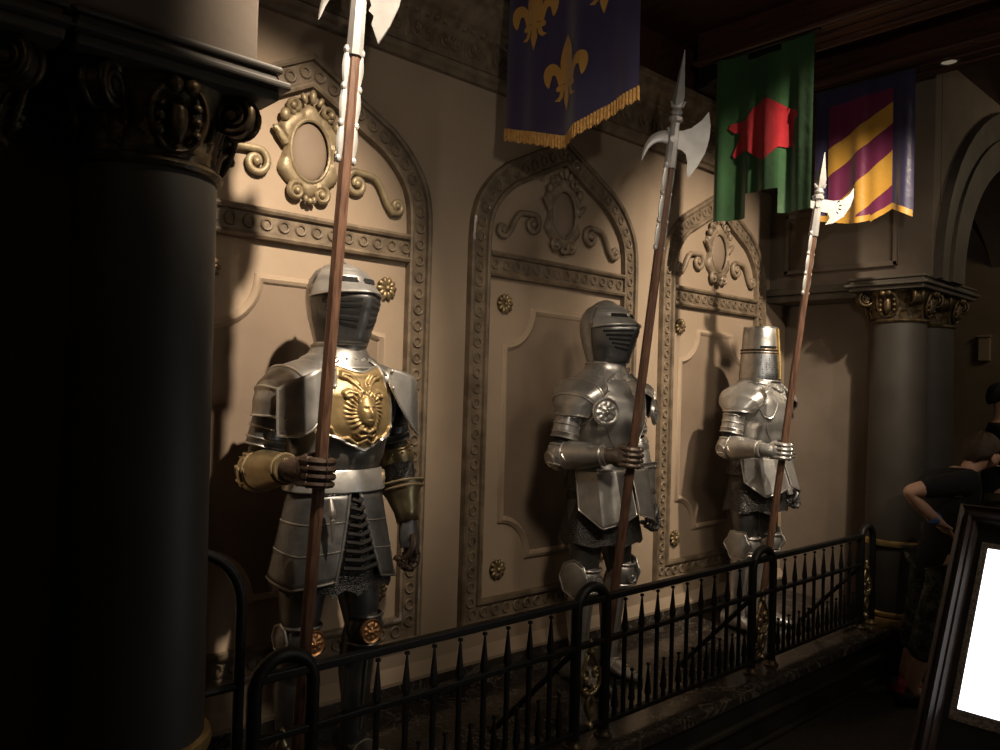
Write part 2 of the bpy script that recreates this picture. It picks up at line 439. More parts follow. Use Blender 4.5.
def arched_panel(u, hw, label, om='tan'):
    t = thing('arched_panel', label, 'wall panel', (u, WV, 0), 0, 'arched panels on the back wall')
    C = arch_outline(hw)
    # C is counter-clockwise; positive offset = outward
    band = [(-.062, 0), (-.060, .030), (-.050, .034), (-.040, .030), (-.036, .016), (.034, .016), (.038, .030), (.048, .034), (.060, .030), (.064, 0)]
    m = MB()
    rs = []
    loops = [offset_poly(C, d) for d, h in band]
    for i in range(len(C)):
        rs.append([Vector((loops[j][i].x, -band[j][1], loops[j][i].y)) for j in range(len(band))])
    m.rings(rs, closed=False, loop=True)
    # guilloche rings in the sunk band
    def rings_along(P, step, closed):
        pts = [Vector(p) for p in P]+([Vector(P[0])] if closed else [])
        L = 0; nxt = step/2
        for a, b in zip(pts, pts[1:]):
            l = (b-a).length
            while nxt < L+l:
                q = a+(b-a)*((nxt-L)/l)
                m.torus((q.x, -.018, q.y), .021, .0065, rotX(PI/2), 12, 5)
                nxt += step
            L += l
    rings_along(C, .072, True)
    m.build('moulded_frame', 'mould', t, angle=35)
    m = MB(); x1 = hw-.06
    prof = [(-.062, 0), (-.060, .030), (-.050, .036), (-.040, .030), (-.036, .016), (.034, .016), (.038, .030), (.048, .036), (.060, .030), (.064, 0)]
    m.rings([[Vector((x, -h, 1.975+d)) for d, h in prof] for x in (-x1, x1)], closed=False)
    rings_along([(-x1, 1.975), (x1, 1.975)], .072, False)
    m.build('crossbar', 'mould', t, angle=35)
    # inset field with hollowed corners
    def inset(k):
        X, z0, z1, q = .385-k, .54+k, 1.775-k, .19+k*.2
        P = []
        P += [(X, z0+q), (X, z1-q)]
        P += [(X+k-(q)*math.sin(a)*1.0-k, z1-q*math.cos(a)) for a in [PI/2*i/8 for i in range(1, 8)]]
        P += [(X-q, z1), (-X+q, z1)]
        P += [(-X+q*math.cos(a), z1-q*math.sin(a)) for a in [PI/2*i/8 for i in range(1, 8)]]
        P += [(-X, z1-q), (-X, z0+q)]
        P += [(-X+q*math.sin(a), z0+q*math.cos(a)) for a in [PI/2*i/8 for i in range(1, 8)]]
        P += [(-X+q, z0), (X-q, z0)]
        P += [(X-q*math.cos(a), z0+q*math.sin(a)) for a in [PI/2*i/8 for i in range(1, 8)]]
        return P
    P = inset(0)
    m = MB(); prof = [(-.028, .004), (-.02, .014), (-.008, .022), (.0, .014), (.006, .012), (.012, 0)]
    loops = [offset_poly(P, d) for d, h in prof]
    m.rings([[Vector((loops[j][i].x, -prof[j][1], loops[j][i].y)) for j in range(len(prof))] for i in range(len(P))], closed=False, loop=True)
    ib = m.build('inset_border', 'plaster', t, angle=50)
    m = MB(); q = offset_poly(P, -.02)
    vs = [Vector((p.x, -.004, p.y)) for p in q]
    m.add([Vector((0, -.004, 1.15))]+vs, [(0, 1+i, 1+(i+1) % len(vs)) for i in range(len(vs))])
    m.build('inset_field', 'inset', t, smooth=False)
    # cartouche
    m = MB(); ZC = 2.29
    outl = []
    for i in range(72):
        a = 2*PI*i/72
        rx = .122+.014*math.cos(6*a+PI)+.016*math.exp(-((math.cos(a)**2-.72)/.12)**2)
        rz = .178+.012*math.cos(8*a)
        outl.append((rx*math.cos(a), ZC+rz*math.sin(a)))
    inn = [(.088*math.cos(2*PI*i/72), ZC+.126*math.sin(2*PI*i/72)) for i in range(72)]
    mid = [((a[0]*.55+b[0]*.45), (a[1]*.55+b[1]*.45)) for a, b in zip(outl, inn)]
    m.rings([[Vector((x, 0, z)) for x, z in outl], [Vector((x, -.018, z)) for x, z in outl], [Vector((x, -.034, z)) for x, z in mid], [Vector((x, -.026, z)) for x, z in inn], [Vector((x, -.008, z)) for x, z in inn]])
    for sx in (-1, 1):       # scrolled foot, crest curls, side shoulders
        sp = spiral((sx*.055, 2.125), .034, .008, PI/2, -1.5*sx, 22)
        m.tube([(x, -.022, z) for x, z in sp], [.013*(1-.4*i/22) for i in range(23)], 6)
        m.ell((sx*.055, -.03, 2.125), (.014, .014, .014), seg=8, n=6)
        sp = spiral((sx*.072, 2.455), .030, .008, -PI/2, 1.4*sx, 20)
        m.tube([(x, -.022, z) for x, z in sp], .011, 6)
        m.ell((sx*.115, -.028, 2.41), (.022, .018, .026), seg=10, n=6); m.ell((sx*.085, -.03, 2.452), (.016, .016, .016), seg=8, n=6)
        m.tube(catmull([(sx*.105, -.02, 2.30), (sx*.145, -.026, 2.345), (sx*.16, -.02, 2.36)], 4), [.016]*4+[.013]*3+[.006]*2, 6)
        m.ell((sx*.018, -.03, 2.098), (.012, .012, .016), seg=8, n=6); m.ell((sx*.036, -.028, 2.492), (.013, .012, .022), rotY(sx*.5), seg=8, n=6)
    m.ell((0, -.03, 2.505), (.016, .014, .03), seg=8, n=6); m.ell((0, -.03, 2.092), (.014, .014, .014), seg=8, n=6)
    ct = m.build('cartouche', om, t, angle=60)
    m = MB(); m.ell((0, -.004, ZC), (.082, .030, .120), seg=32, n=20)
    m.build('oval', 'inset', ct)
    m = MB(); m.tube([(.085*math.cos(2*PI*i/40), -.026, ZC+.123*math.sin(2*PI*i/40)) for i in range(40)], .007, 6, loop=True)
    m.build('oval_rim', om, ct)
    # S scrolls
    for sx in (-1, 1):
        m = MB()
        inner = spiral((.222, 2.205), .012, .052, PI*1.1, -1.25, 26)
        # leave the inner coil over its top, run outwards and down, and coil under
        mid = [(.275, 2.252), (.315, 2.242), (.345, 2.205), (.372, 2.155), (.402, 2.118)]
        outer = spiral((.425, 2.148), .034, .008, -PI*.72, 1.15, 20)
        path = [Vector((x, 0, z)) for x, z in inner]+catmull([(inner[-1][0], 0, inner[-1][1])]+[(x, 0, z) for x, z in mid]+[(outer[0][0], 0, outer[0][1])], 4)[1:]+[Vector((x, 0, z)) for x, z in outer[1:]]
        path = [Vector((sx*p.x, -.016, p.z)) for p in path]
        n = len(path)
        m.tube(path, [(.011+.005*math.sin(PI*i/(n-1))) for i in range(n)], 7)
        m.ell((sx*.222, -.022, 2.205), (.016, .014, .016), seg=8, n=6); m.ell((sx*.425, -.022, 2.148), (.014, .014, .014), seg=8, n=6)
        m.build('scroll', om, t, angle=60)
    # rosettes
    for x in (-.39, .39):
        for z in (.50, 1.79):
            m = MB()
            m.lathe([(.001, .006), (.046, .004), (.046, 0)], (x, 0, z), rotX(PI/2), 20)
            for i in range(10):
                a = 2*PI*i/10
                m.ell((x+.030*math.cos(a), -.014, z+.030*math.sin(a)), (.021, .0095, .012), rotY(-a), seg=8, n=6)
            m.ell((x, -.02, z), (.014, .012, .014), seg=10, n=6)
            m.build('rosette', 'gilt', t, angle=60)
    return t
arched_panel(1.56, .555, 'arched plaster panel with gilt cartouche behind the nearest knight, beside the big dark column', 'gilt_pale')
arched_panel(3.035, .565, 'arched plaster panel behind the middle knight, below the blue banner')
arched_panel(4.50, .535, 'arched plaster panel behind the flat-topped helmet knight, below the green banner')

# ------------------------------------------------------------------ columns
def column(u, v, label, zr=1.88, r=.165):
    t = thing('column', label, 'column', (u, v, 0), 0, 'columns at the mouth of the alcove')
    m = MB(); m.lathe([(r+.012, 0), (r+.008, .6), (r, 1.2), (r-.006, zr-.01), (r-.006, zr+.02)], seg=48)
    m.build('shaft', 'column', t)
    m = MB()
    m.lathe([(r+.02, .0), (r+.045, .0), (r+.05, .02), (r+.045, .04), (r+.02, .045)], seg=48, cap=False)
    m.lathe([(r+.014, .045), (r+.028, .055), (r+.028, .07), (r+.014, .08)], seg=48, cap=False)
    m.build('base_ring', 'ring_gold', t)
    m = MB(); m.lathe([(r+.006, .475), (r+.024, .48), (r+.028, .495), (r+.024, .51), (r+.006, .515)], seg=48, cap=False)
    m.build('girdle_ring', 'ring_gold', t)
    m = MB(); m.lathe([(r-.008, zr-.024), (r+.004, zr-.020), (r+.009, zr-.011), (r+.004, zr-.002), (r-.008, zr+.004)], seg=48, cap=False)
    m.build('neck_ring', 'bronze', t)
    # plinth down to the hall floor
    m = MB(); m.bx(-.23, .23, -.23, .23, FZ, -.04); m.bx(-.215, .215, -.215, .215, -.04, 0)
    m.build('plinth', 'riser', t, smooth=False, bevel=.006)
    # capital: bell with acanthus leaves
    zt = 2.058; H = zt-zr
    m = MB()
    m.lathe([(r-.012, zr), (r-.01, zr+.05), (r, zr+.09), (r+.03, zr+H-.015), (r+.035, zt)], seg=40)
    for row, (z0, h, n, ph) in enumerate(((zr+.004, .055, 12, 0), (zr+.02, .085, 12, PI/12))):
        for k in range(n):
            a = 2*PI*k/n+ph
            def leaf(s, q, a=a, z0=z0, h=h):
                w = .036*(1-.75*q**2)*(1+.18*math.sin(q*18)); off = .004+.012*q+.03*max(0, q-.65)
                z = z0+h*(q if q < .85 else .85+(q-.85)*.1)
                rr = r-.012+off+.006*math.cos((s-.5)*PI)
                b = a+(s-.5)*2*w/r
                return Vector((rr*math.cos(b), rr*math.sin(b), z))
            m.grid(leaf, 4, 7)
    cp = m.build('capital', 'bronze', t, angle=70)
    for k in range(4):
        a = PI/4+k*PI/2
        m = MB(); ex = Vector((math.cos(a), math.sin(a), 0)); tn = Vector((-ex.y, ex.x, 0))
        for sd in (-1, 1):      # two coiled ribbons meeting at the corner
            sp = spiral((.212, zt-.05), .050, .006, PI*.5, -2.3, 56)
            lead = [(.160, zr+.06), (.168, zr+.11), (.182, zt-.012)]
            P = [ex*x+tn*(sd*.022)+Vector((0, 0, z)) for x, z in lead+sp]
            n = len(P); m.tube(P, [(.011 if i < 3 else .0115-.0065*(i-3)/(n-3)) for i in range(n)], 7)
        m.tube([ex*.212+tn*.028+Vector((0, 0, zt-.05)), ex*.212-tn*.028+Vector((0, 0, zt-.05))], .012, 12)
        m.tube([ex*.212+tn*.016+Vector((0, 0, zt-.05)), ex*.212-tn*.016+Vector((0, 0, zt-.05))], .046, 20)
        m.build('volute', 'bronze', cp, angle=60)
    for k in range(4):
        a = k*PI/2
        m = MB(); ex = Vector((math.cos(a), math.sin(a), 0)); tn = Vector((-ex.y, ex.x, 0))
        rr = r+.022
        m.tube([ex*(rr+.016*(math.sin(q)))+tn*(.062*math.cos(q))+Vector((0, 0, zr+.090+.076*math.sin(q))) for q in [2*PI*i/28 for i in range(28)]], .008, 6, loop=True)
        m.ell(ex*(rr-.002)+Vector((0, 0, zr+.08)), (.022, .022, .055), seg=10, n=8)
        for sd in (-1, 1):
            m.ell(ex*(rr+.026)+tn*(sd*.019)+Vector((0, 0, zr+.152)), (.018, .018, .018), seg=10, n=8)
            for i in range(3): m.ell(ex*rr+tn*(sd*.042)+Vector((0, 0, zr+.05+.032*i)), (.013, .013, .012), seg=8, n=6)
        m.build('face_ornament', 'bronze', cp, angle=60)
    m = MB(); m.bx(-.226, .226, -.226, .226, zt-.004, zt+.022); m.bx(-.247, .247, -.247, .247, zt+.022, zt+.040); m.bx(-.222, .222, -.222, .222, zt+.040, zt+.062); m.bx(-.232, .232, -.232, .232, zt+.062, zt+.078)
    m.build('abacus', 'abacus', t, smooth=False, bevel=.006)
    return t
c1 = column(.672, 2.02, 'big dark column with gilded ring at the left, nearest the nearest knight')
def col_copy(u, v, label):
    c = dup_tree(c1); c.location = (u, v, 0); c['label'] = label
col_copy(.20, 2.02, 'dark column cut by the left edge of the photo, only its capital scroll showing')
col_copy(5.27, 2.02, 'far column with gold rings and scroll capital at the right end of the fence')
col_copy(5.74, 2.02, 'shadowed column just behind the far column at the right')

# ------------------------------------------------------------------ suits of armour (local: faces -y, +x = its left, feet on z = 0)
def lerp(a, b, t): return a+(b-a)*t
def interp(tab, z):
    if z <= tab[0][0]: return tab[0][1:]
    for a, b in zip(tab, tab[1:]):
        if z <= b[0]:
            t = (z-a[0])/(b[0]-a[0]); t = t*t*(3-2*t)
            return tuple(lerp(p, q, t) for p, q in zip(a[1:], b[1:]))
    return tab[-1][1:]
# z, cy, rx, ry, n, keel
TORSO = [(.98, 0, .172, .128, 2.2, .0), (1.06, 0, .158, .122, 2.2, .010), (1.14, -.005, .172, .142, 2.3, .022), (1.24, -.008, .192, .165, 2.4, .026),
         (1.33, -.005, .200, .160, 2.5, .018), (1.40, 0, .190, .138, 2.5, .008), (1.455, 0, .150, .112, 2.3, 0), (1.485, 0, .098, .096, 2, 0)]
def tpt(a, z, off=0.0, tab=TORSO):
    cy, rx, ry, n, k = interp(tab, z)
    c, s = math.cos(a), math.sin(a); e = 2/n
    x = (rx+off)*math.copysign(abs(c)**e, c); y = cy+(ry+off)*math.copysign(abs(s)**e, s)
    if s < 0: y -= k*math.exp(-(x/.055)**2)
    return Vector((x, y, z))
def tfront(x, z, off=0.0):
    cy, rx, ry, n, k = interp(TORSO, z)
    q = max(0, 1-abs(x/(rx))**n)
    return Vector((x, cy-(ry)*q**(1/n)-k*math.exp(-(x/.055)**2)-off, z))

def sweep_along(P0, prof_r, seg=18):
    m = MB(); m.tube(P0, prof_r, seg); return m

def finger_wrap(m, hx, hy, z, r=.0115, side=-1):
    # right hand around an upright shaft at (hx, hy)
    P = [(hx-.050, hy+.022, z+.004), (hx-.047, hy-.016, z+.002), (hx-.030, hy-.036, z), (hx+.004, hy-.042, z-.002), (hx+.030, hy-.026, z-.003), (hx+.034, hy+.004, z-.003)]
    P = catmull(P, 3)
    m.tube(P, [r*(1.12-.25*i/(len(P)-1)) for i in range(len(P))], 8)
    for i in (3, 8): m.torus(P[i], r*1.0, r*.28, align(P[i+1]-P[i-1]), 10, 5)

def helmet_close(t, st, stv):
    # z, cy, rx, ry  : skull
    S = [(1.475, .0, .084, .094), (1.51, .002, .082, .094), (1.55, .005, .092, .104), (1.61, .008, .106, .122), (1.66, .008, .113, .134), (1.705, .008, .113, .135), (1.745, .008, .103, .124), (1.775, .008, .083, .100), (1.796, .008, .052, .064), (1.805, .008, .012, .015)]
    m = MB(); seg = 36
    m.rings([[Vector((rx*math.cos(2*PI*k/seg), cy+ry*math.sin(2*PI*k/seg), z)) for k in range(seg)] for z, cy, rx, ry in S], cap0=True, cap1=True)
    h = m.build('helmet', st, t, angle=60)
    def sk(a, z, off):
        tab = [(z_, cy, rx, ry) for z_, cy, rx, ry in S]
        cy, rx, ry = interp(tab, z)
        return Vector(((rx+off)*math.cos(a), cy+(ry+off)*math.sin(a), z))
    # comb
    m = MB(); P = []
    for i in range(23):
        a = R(62)+(R(205)-R(62))*i/22
        P.append((.008-.134*math.cos(a-PI/2+PI/2) if False else .008+(-.136)*math.cos(a), 1.672+.134*math.sin(a)))
    A = [Vector((0, y, z)) for y, z in P]
    def comb(s, q):
        i = min(21, int(s*22)); f = s*22-i
        p = A[i].lerp(A[i+1], f); d = (p-Vector((0, .008, 1.672))).normalized()
        w = .007*(1-q if q < .5 else q-.0)
        return p
    ringsC = []
    for i, p in enumerate(A):
        d = (p-Vector((0, .008, 1.672))).normalized(); hgt = .017*math.sin(PI*(i+.5)/23)**.5
        ringsC.append([p-d*.01+Vector((-.011, 0, 0)), p+d*hgt*.7+Vector((-.006, 0, 0)), p+d*hgt, p+d*hgt*.7+Vector((.006, 0, 0)), p-d*.01+Vector((.011, 0, 0))])
    m.rings(ringsC, closed=False); m.build('comb', st, h)
    # upper visor: swept brow that juts out to a peak
    a0, a1 = R(188), R(352)
    def brow(s, q):
        a = a0+(a1-a0)*s; e = math.sin(PI*s)
        z = 1.772-.082*q-(.012*(1-e))*q
        off = .006+.006*q+(.028*e**1.3+.008)*max(0, (q-.45)/.55)**1.3
        p = sk(a, z, off)
        if q > .45: p.y -= .022*math.exp(-(p.x/.035)**2)*((q-.45)/.55)
        return p
    m = MB(); m.grid(brow, 36, 10); up = m.build('upper_visor', stv, h, solid=.004, angle=70)
    # eye slits
    for sx in (-1, 1):
        m = MB()
        def slit(s, q, sx=sx):
            a = R(270)+sx*R(6+38*s)
            ss = (a-a0)/(a1-a0); qq = .34+.20*q-.04*s
            p = brow(ss, qq); d = Vector((p.x, p.y-.008, 0)).normalized()
            return p+d*.0055
        m.grid(slit, 8, 2); m.build('eye_slit', 'black_gap', up)
    # lower visor / bevor, receding to the chin
    def bev(s, q):
        a = R(186)+(R(354)-R(186))*s; e = max(0, math.sin(PI*s))
        z = 1.686-.172*q
        off = .007+.020*e**1.2*(1-q)**.7+.008*e
        p = sk(a, z, off); p.y -= (.026*(1-.5*q))*math.exp(-(p.x/.04)**2)
        return p
    m = MB(); m.grid(bev, 36, 10); lv = m.build('lower_visor', st if False else 'steel_dark', h, solid=.004, angle=70)
    for sx in (-1, 1):
        for i in range(5):
            m = MB()
            def vent(s, q, i=i, sx=sx):
                ss = .5+sx*(.05+(.30-.035*i)*s)
                p = bev(ss, .10+.135*i+.06*q-.03*s*(i-1)); d = Vector((p.x, p.y-.008, 0)).normalized()
                return p+d*.0055
            m.grid(vent, 7, 2); m.build('vent_slit', 'black_gap', lv)
    # pivots, rim of visor
    for sx in (-1, 1):
        m = MB(); m.lathe([(.016, 0), (.016, .006), (.008, .011), (.001, .012)], (sx*.112, -.012, 1.705), rotY(sx*PI/2), 14)
        m.build('pivot', 'steel_edge', h)
    m = MB(); m.tube([sk(R(185)+R(170)*i/24, 1.515, .012) for i in range(25)], .005, 6); m.build('chin_rim', 'steel_edge', h)
    m = MB(); m.tube([brow(i/30, 1) for i in range(31)], .0035, 6); m.build('brow_rim', 'steel_edge', up)
    return h

def helmet_great(t):
    m = MB()
    S = [(1.465, .105, .122), (1.50, .108, .125), (1.56, .104, .120), (1.64, .099, .114), (1.645, .098, .112), (1.72, .095, .108), (1.783, .091, .102), (1.79, .086, .097)]
    seg = 40
    m.rings([[Vector((rx*math.cos(2*PI*k/seg), -.005+ry*math.sin(2*PI*k/seg), z)) for k in range(seg)] for z, rx, ry in S], cap0=True, cap1=True)
    h = m.build('helmet', 'steel', t, angle=50)
    def sk(a, z, off):
        rx, ry = interp(S, z); return Vector(((rx+off)*math.cos(a), -.005+(ry+off)*math.sin(a), z))
    m = MB()
    for z, w in ((1.652, .006), (1.634, .004)):
        m.tube([sk(2*PI*i/48, z, .003) for i in range(48)], w, 6, loop=True)
    m.build('band', 'bronze', h)
    m = MB(); m.tube([sk(2*PI*i/48, 1.787, .0) for i in range(48)], .005, 6, loop=True); m.build('crown_rim', 'steel_edge', h)
    m = MB(); m.grid(lambda s, q: sk(R(205)+R(130)*s, 1.625-.155*q, .0035), 20, 6); m.build('perforated_plate', 'perf', h)
    m = MB(); m.grid(lambda s, q: sk(R(206)+R(56)*s, 1.675-.013*q, .004), 10, 1); m.grid(lambda s, q: sk(R(278)+R(56)*s, 1.675-.013*q, .004), 10, 1)
    m.build('eye_slit', 'black_gap', h)
    m = MB(); m.tube([sk(R(270), z, .003) for z in (1.48, 1.55, 1.60, 1.64, 1.70, 1.78)], [(.014, .006)]*6, 8); m.build('face_ridge', 'ring_gold', h)
    m = MB(); m.tube([sk(2*PI*i/48, 1.468, .004) for i in range(48)], .005, 6, loop=True); m.build('lower_rim', 'steel_edge', h)
    return h

def relief_gold(t):
    # gold breast plate with a head in relief, rays and twisting snakes
    def seg_d(px, pz, poly):
        best = 9
        for (ax, az), (bx, bz) in zip(poly, poly[1:]):
            dx_, dz_ = bx-ax, bz-az; L = dx_*dx_+dz_*dz_
            q = max(0, min(1, ((px-ax)*dx_+(pz-az)*dz_)/L)) if L else 0
            best = min(best, math.hypot(px-ax-q*dx_, pz-az-q*dz_))
        return best
    FC = (.0, 1.283)
    curves = []
    for sx in (-1, 1):
        curves += [[(sx*x, z) for x, z in ((.012, 1.352), (.03, 1.375), (.055, 1.395), (.075, 1.40), (.07, 1.412), (.045, 1.405), (.02, 1.378))],
                   [(sx*x, z) for x, z in ((.035, 1.345), (.06, 1.352), (.075, 1.345), (.07, 1.332), (.055, 1.336))],
                   [(sx*x, z) for x, z in ((0, 1.212), (.03, 1.222), (.04, 1.208), (.025, 1.194), (0, 1.202))],
                   [(sx*x, z) for x, z in ((0, 1.185), (.03, 1.17), (.06, 1.19), (.085, 1.185), (.108, 1.205), (.118, 1.225))]]
    def h(x, z):
        ux, uz = (x-FC[0])/.036, (z-FC[1])/.055
        r2 = ux*ux+uz*uz
        v = 0
        if r2 < 1:
            v = .024*math.sqrt(1-r2)
            v += .009*math.exp(-(x/.006)**2)*math.exp(-((z-FC[1]+.004)/.014)**2)
            v -= .005*sum(math.exp(-((x-sx*.013)/.0075)**2-((z-FC[1]-.010)/.0055)**2) for sx in (-1, 1))
            v += .003*sum(math.exp(-((x-sx*.013)/.010)**2-((z-FC[1]-.019)/.004)**2) for sx in (-1, 1))
            v -= .003*math.exp(-(x/.013)**2-((z-FC[1]+.024)/.0025)**2)
            v += .0025*math.exp(-(x/.011)**2-((z-FC[1]+.030)/.004)**2)
        rr = math.hypot(x*1.15, z-FC[1]-.005)
        if r2 >= .98 and rr < .092:
            a = math.atan2(z-FC[1]-.005, x)
            k = max(0, 1-abs(rr-.066)/.028)
            if z > 1.222: v = max(v, .011*k*(.55+.45*math.cos(26*a+14*rr*8)))
        if rr > .03 and z > FC[1]+.03 and rr < .085:
            v = max(v, .014*max(0, math.cos((x)*210))*max(0, 1-abs(rr-.055)/.03))
        for c in curves:
            d = seg_d(x, z, c)
            if d < .008: v = max(v, .012*math.sqrt(1-(d/.008)**2))
        return v
    m = MB()
    def fn(s, q):
        z = 1.155+.27*q
        top = 1.425; 
        w = interp([(1.155, .004), (1.185, .07), (1.215, .125), (1.26, .142), (1.33, .132), (1.39, .112), (1.425, .10)], z)[0] if False else None
        x = (s-.5)*2
        w = .142 if 1.22 < z < 1.30 else (.142-.34*(z-1.30) if z >= 1.30 else .142)
        zb = 1.150+.62*abs(x)*w*.62
        zz = zb+(1.428-.012*math.cos(x*PI)-zb)*q
        w2 = .124-.20*max(0, zz-1.30)
        X = x*w2
        e = h(X, zz)
        return tfront(X, zz, .008+e)
    m.grid(fn, 84, 84)
    g = m.build('gold_emblem_plate', 'gold_relief', t, angle=80, label='gold breast plate with a snake-haired head in relief')
    m = MB()
    m.tube([fn(i/40, 0)+Vector((0, -.003, 0)) for i in range(41)], .006, 6)
    m.tube([fn(0, i/20)+Vector((0, -.002, 0)) for i in range(21)], .005, 6); m.tube([fn(1, i/20)+Vector((0, -.002, 0)) for i in range(21)], .005, 6)
    m.tube([fn(i/40, 1)+Vector((0, -.002, 0)) for i in range(41)], .005, 6)
    m.build('plate_edge', 'steel_edge', g)

def lion_disc(name, c, rad, rot, mat, parent, petals=0):
    # round boss with a lumpy lion face in relief, facing local +z of rot
    m = MB()
    def fn(s, q):
        r = rad*q; a = 2*PI*s; X, Y = r*math.cos(a), r*math.sin(a); k = 1/rad
        x, y = X*k, Y*k
        hh = .05+.0
        hh += .22*math.exp(-(q/.45)**2)+.10*math.exp(-(x/.14)**2-((y+.1)/.2)**2)
        hh += .10*(.5+.5*math.cos(9*a))*math.exp(-((q-.62)/.16)**2)
        hh -= .12*sum(math.exp(-((x-sx*.2)/.09)**2-((y-.14)/.08)**2) for sx in (-1, 1))
        hh -= .10*math.exp(-(x/.18)**2-((y+.32)/.05)**2)
        hh += .14*math.exp(-((q-.92)/.06)**2)
        if q >= .999: hh = 0
        return Vector(c)+rot @ Vector((X, Y, hh*rad))
    m.grid(fn, 40, 16)
    m.lathe([(rad, 0), (rad, -.006), (.001, -.006)], c, rot, 24)
    return m.build(name, mat, parent, angle=70)

def knight(loc, rz, label, kind, hand):
    """kind: 1 gold-breasted, 2 plain with braided elbow, 3 flat-topped great helm"""
    t = thing('suit_of_armor', label, 'suit of armor', loc, rz, 'suits of armor along the wall')
    st = 'steel_aged' if kind == 1 else 'steel'
    # ---- legs
    for sx in (-1, 1):
        hip = Vector((sx*.095, .02, .86)); knee = Vector((sx*.125, -.01, .50)); ank = Vector((sx*(.135 if kind != 2 else .112), .035, .10))
        m = MB(); m.tube([hip, hip.lerp(knee, .35), hip.lerp(knee, .75), knee+Vector((0, 0, .01))], [(.088, .095), (.086, .094), (.070, .074), (.058, .062)], 20)
        cu = m.build('thigh_plate', 'steel_dark', t)
        m = MB(); m.tube([knee+Vector((0, .01, -.01)), knee.lerp(ank, .22)+Vector((0, .012, 0)), knee.lerp(ank, .45)+Vector((0, .016, 0)), knee.lerp(ank, .8), ank, ank-Vector((0, 0, .03))],
                         [(.054, .058), (.060, .066), (.058, .064), (.044, .048), (.044, .050), (.05, .056)], 20)
        gr = m.build('greave', 'steel_dark' if kind == 1 else st, t)
        m = MB(); m.tube([knee.lerp(ank, f)+Vector((0, -.058+.012*f, 0)) for f in (.08, .4, .7, .95)], .004, 6); m.build('greave_ridge', 'steel_edge', gr)
        m = MB(); m.ell(knee+Vector((0, -.018, 0)), (.066, .064, .070), seg=20, n=14)
        m.tube([knee+Vector((.064*math.cos(a), -.018+.066*math.sin(a), .045)) for a in [PI+PI*i/12 for i in range(13)]], .006, 6)
        m.tube([knee+Vector((.062*math.cos(a), -.012+.066*math.sin(a), -.055)) for a in [PI+PI*i/12 for i in range(13)]], .006, 6)
        po = m.build('knee_cop', 'steel_dark' if kind == 1 else st, t)
        if kind == 1:
            lion_disc('knee_boss', knee+Vector((sx*-.01, -.080, -.005)), .044, rotX(PI/2), 'copper', po)
        elif kind == 2:
            lion_disc('knee_boss', knee+Vector((0, -.080, -.01)), .034, rotX(PI/2), st, po)
        # side wing of the knee
        m = MB()
        W = .085 if kind != 1 else .05
        def wing(s, q, sx=sx, W=W):
            a = 2*PI*s
            k = 1+(.10*math.cos(6*a) if kind == 3 else .05*math.cos(8*a))
            y, z = W*q*k*math.cos(a), W*q*k*math.sin(a)
            return knee+Vector((sx*(.068+.016*(1-q*q)), y+.01, z))
        m.grid(wing, 24, 5); wg = m.build('knee_wing', st if kind != 1 else 'steel_dark', po, solid=.003)
        m = MB(); m.tube([wing(i/24, 1) for i in range(24)], .004, 6, loop=True); m.build('wing_rim', 'steel_edge', wg)
        # foot
        m = MB(); toe = []
        for f, w, hgt, y in ((0, .036, .095, .085), (.15, .044, .105, .05), (.35, .046, .10, .0), (.55, .050, .075, -.06), (.75, .048, .055, -.12), (.9, .034, .040, -.17), (1, .010, .022, -.215)):
            ring = []
            for k in range(16):
                a = 2*PI*k/16
                ring.append(Vector((ank.x+sx*(.05 if kind != 2 else 0)*max(0, f-.3)+w*math.cos(a), ank.y+y, max(0.001, hgt*.5+hgt*.52*math.sin(a)))))
            toe.append(ring)
        m.rings(toe, cap0=True, cap1=True); sb = m.build('sabaton', 'steel_dark' if kind == 1 else st, t, angle=60)
        for i in (2, 3, 4, 5):
            m = MB(); m.tube([toe[i][k]*1.0+Vector((0, 0, .002)) for k in range(0, 9)], .0035, 5)
            m.build('sabaton_lame', 'steel_edge', sb)
    # ---- mail skirt
    m = MB(); seg = 64
    def skirt(s, q):
        a = 2*PI*s
        z1 = .655+(.022*abs(math.sin(8*a)) if kind == 1 else .006*math.sin(9*a))
        if kind == 3: z1 = .70+.01*math.sin(7*a)
        if kind == 2: z1 = .665+.008*math.sin(8*a)
        z = .98+(z1-.98)*q
        fold = 1+.035*q*math.sin(8*a+.6)
        return Vector(((.165+.055*q)*fold*math.cos(a), .005+(.125+.055*q)*fold*math.sin(a), z))
    m.grid(skirt, seg, 12); m.build('mail_skirt', 'mail', t, angle=80)
    # ---- body
    m = MB()
    Z = [1.0+i*.4855/24 for i in range(25)]
    m.rings([[tpt(2*PI*k/56, z) for k in range(56)] for z in Z], cap0=True, cap1=True)
    bp = m.build('breastplate', st, t, angle=50)
    m = MB()
    for sx in (-1, 1):      # armhole roping
        m.tube(catmull([tpt(R(270)+sx*R(x), z, .004) for x, z in ((22, 1.462), (36, 1.42), (48, 1.36), (60, 1.29), (76, 1.235), (92, 1.22))], 4), .006, 6)
    m.build('armhole_rim', 'steel_edge', bp)
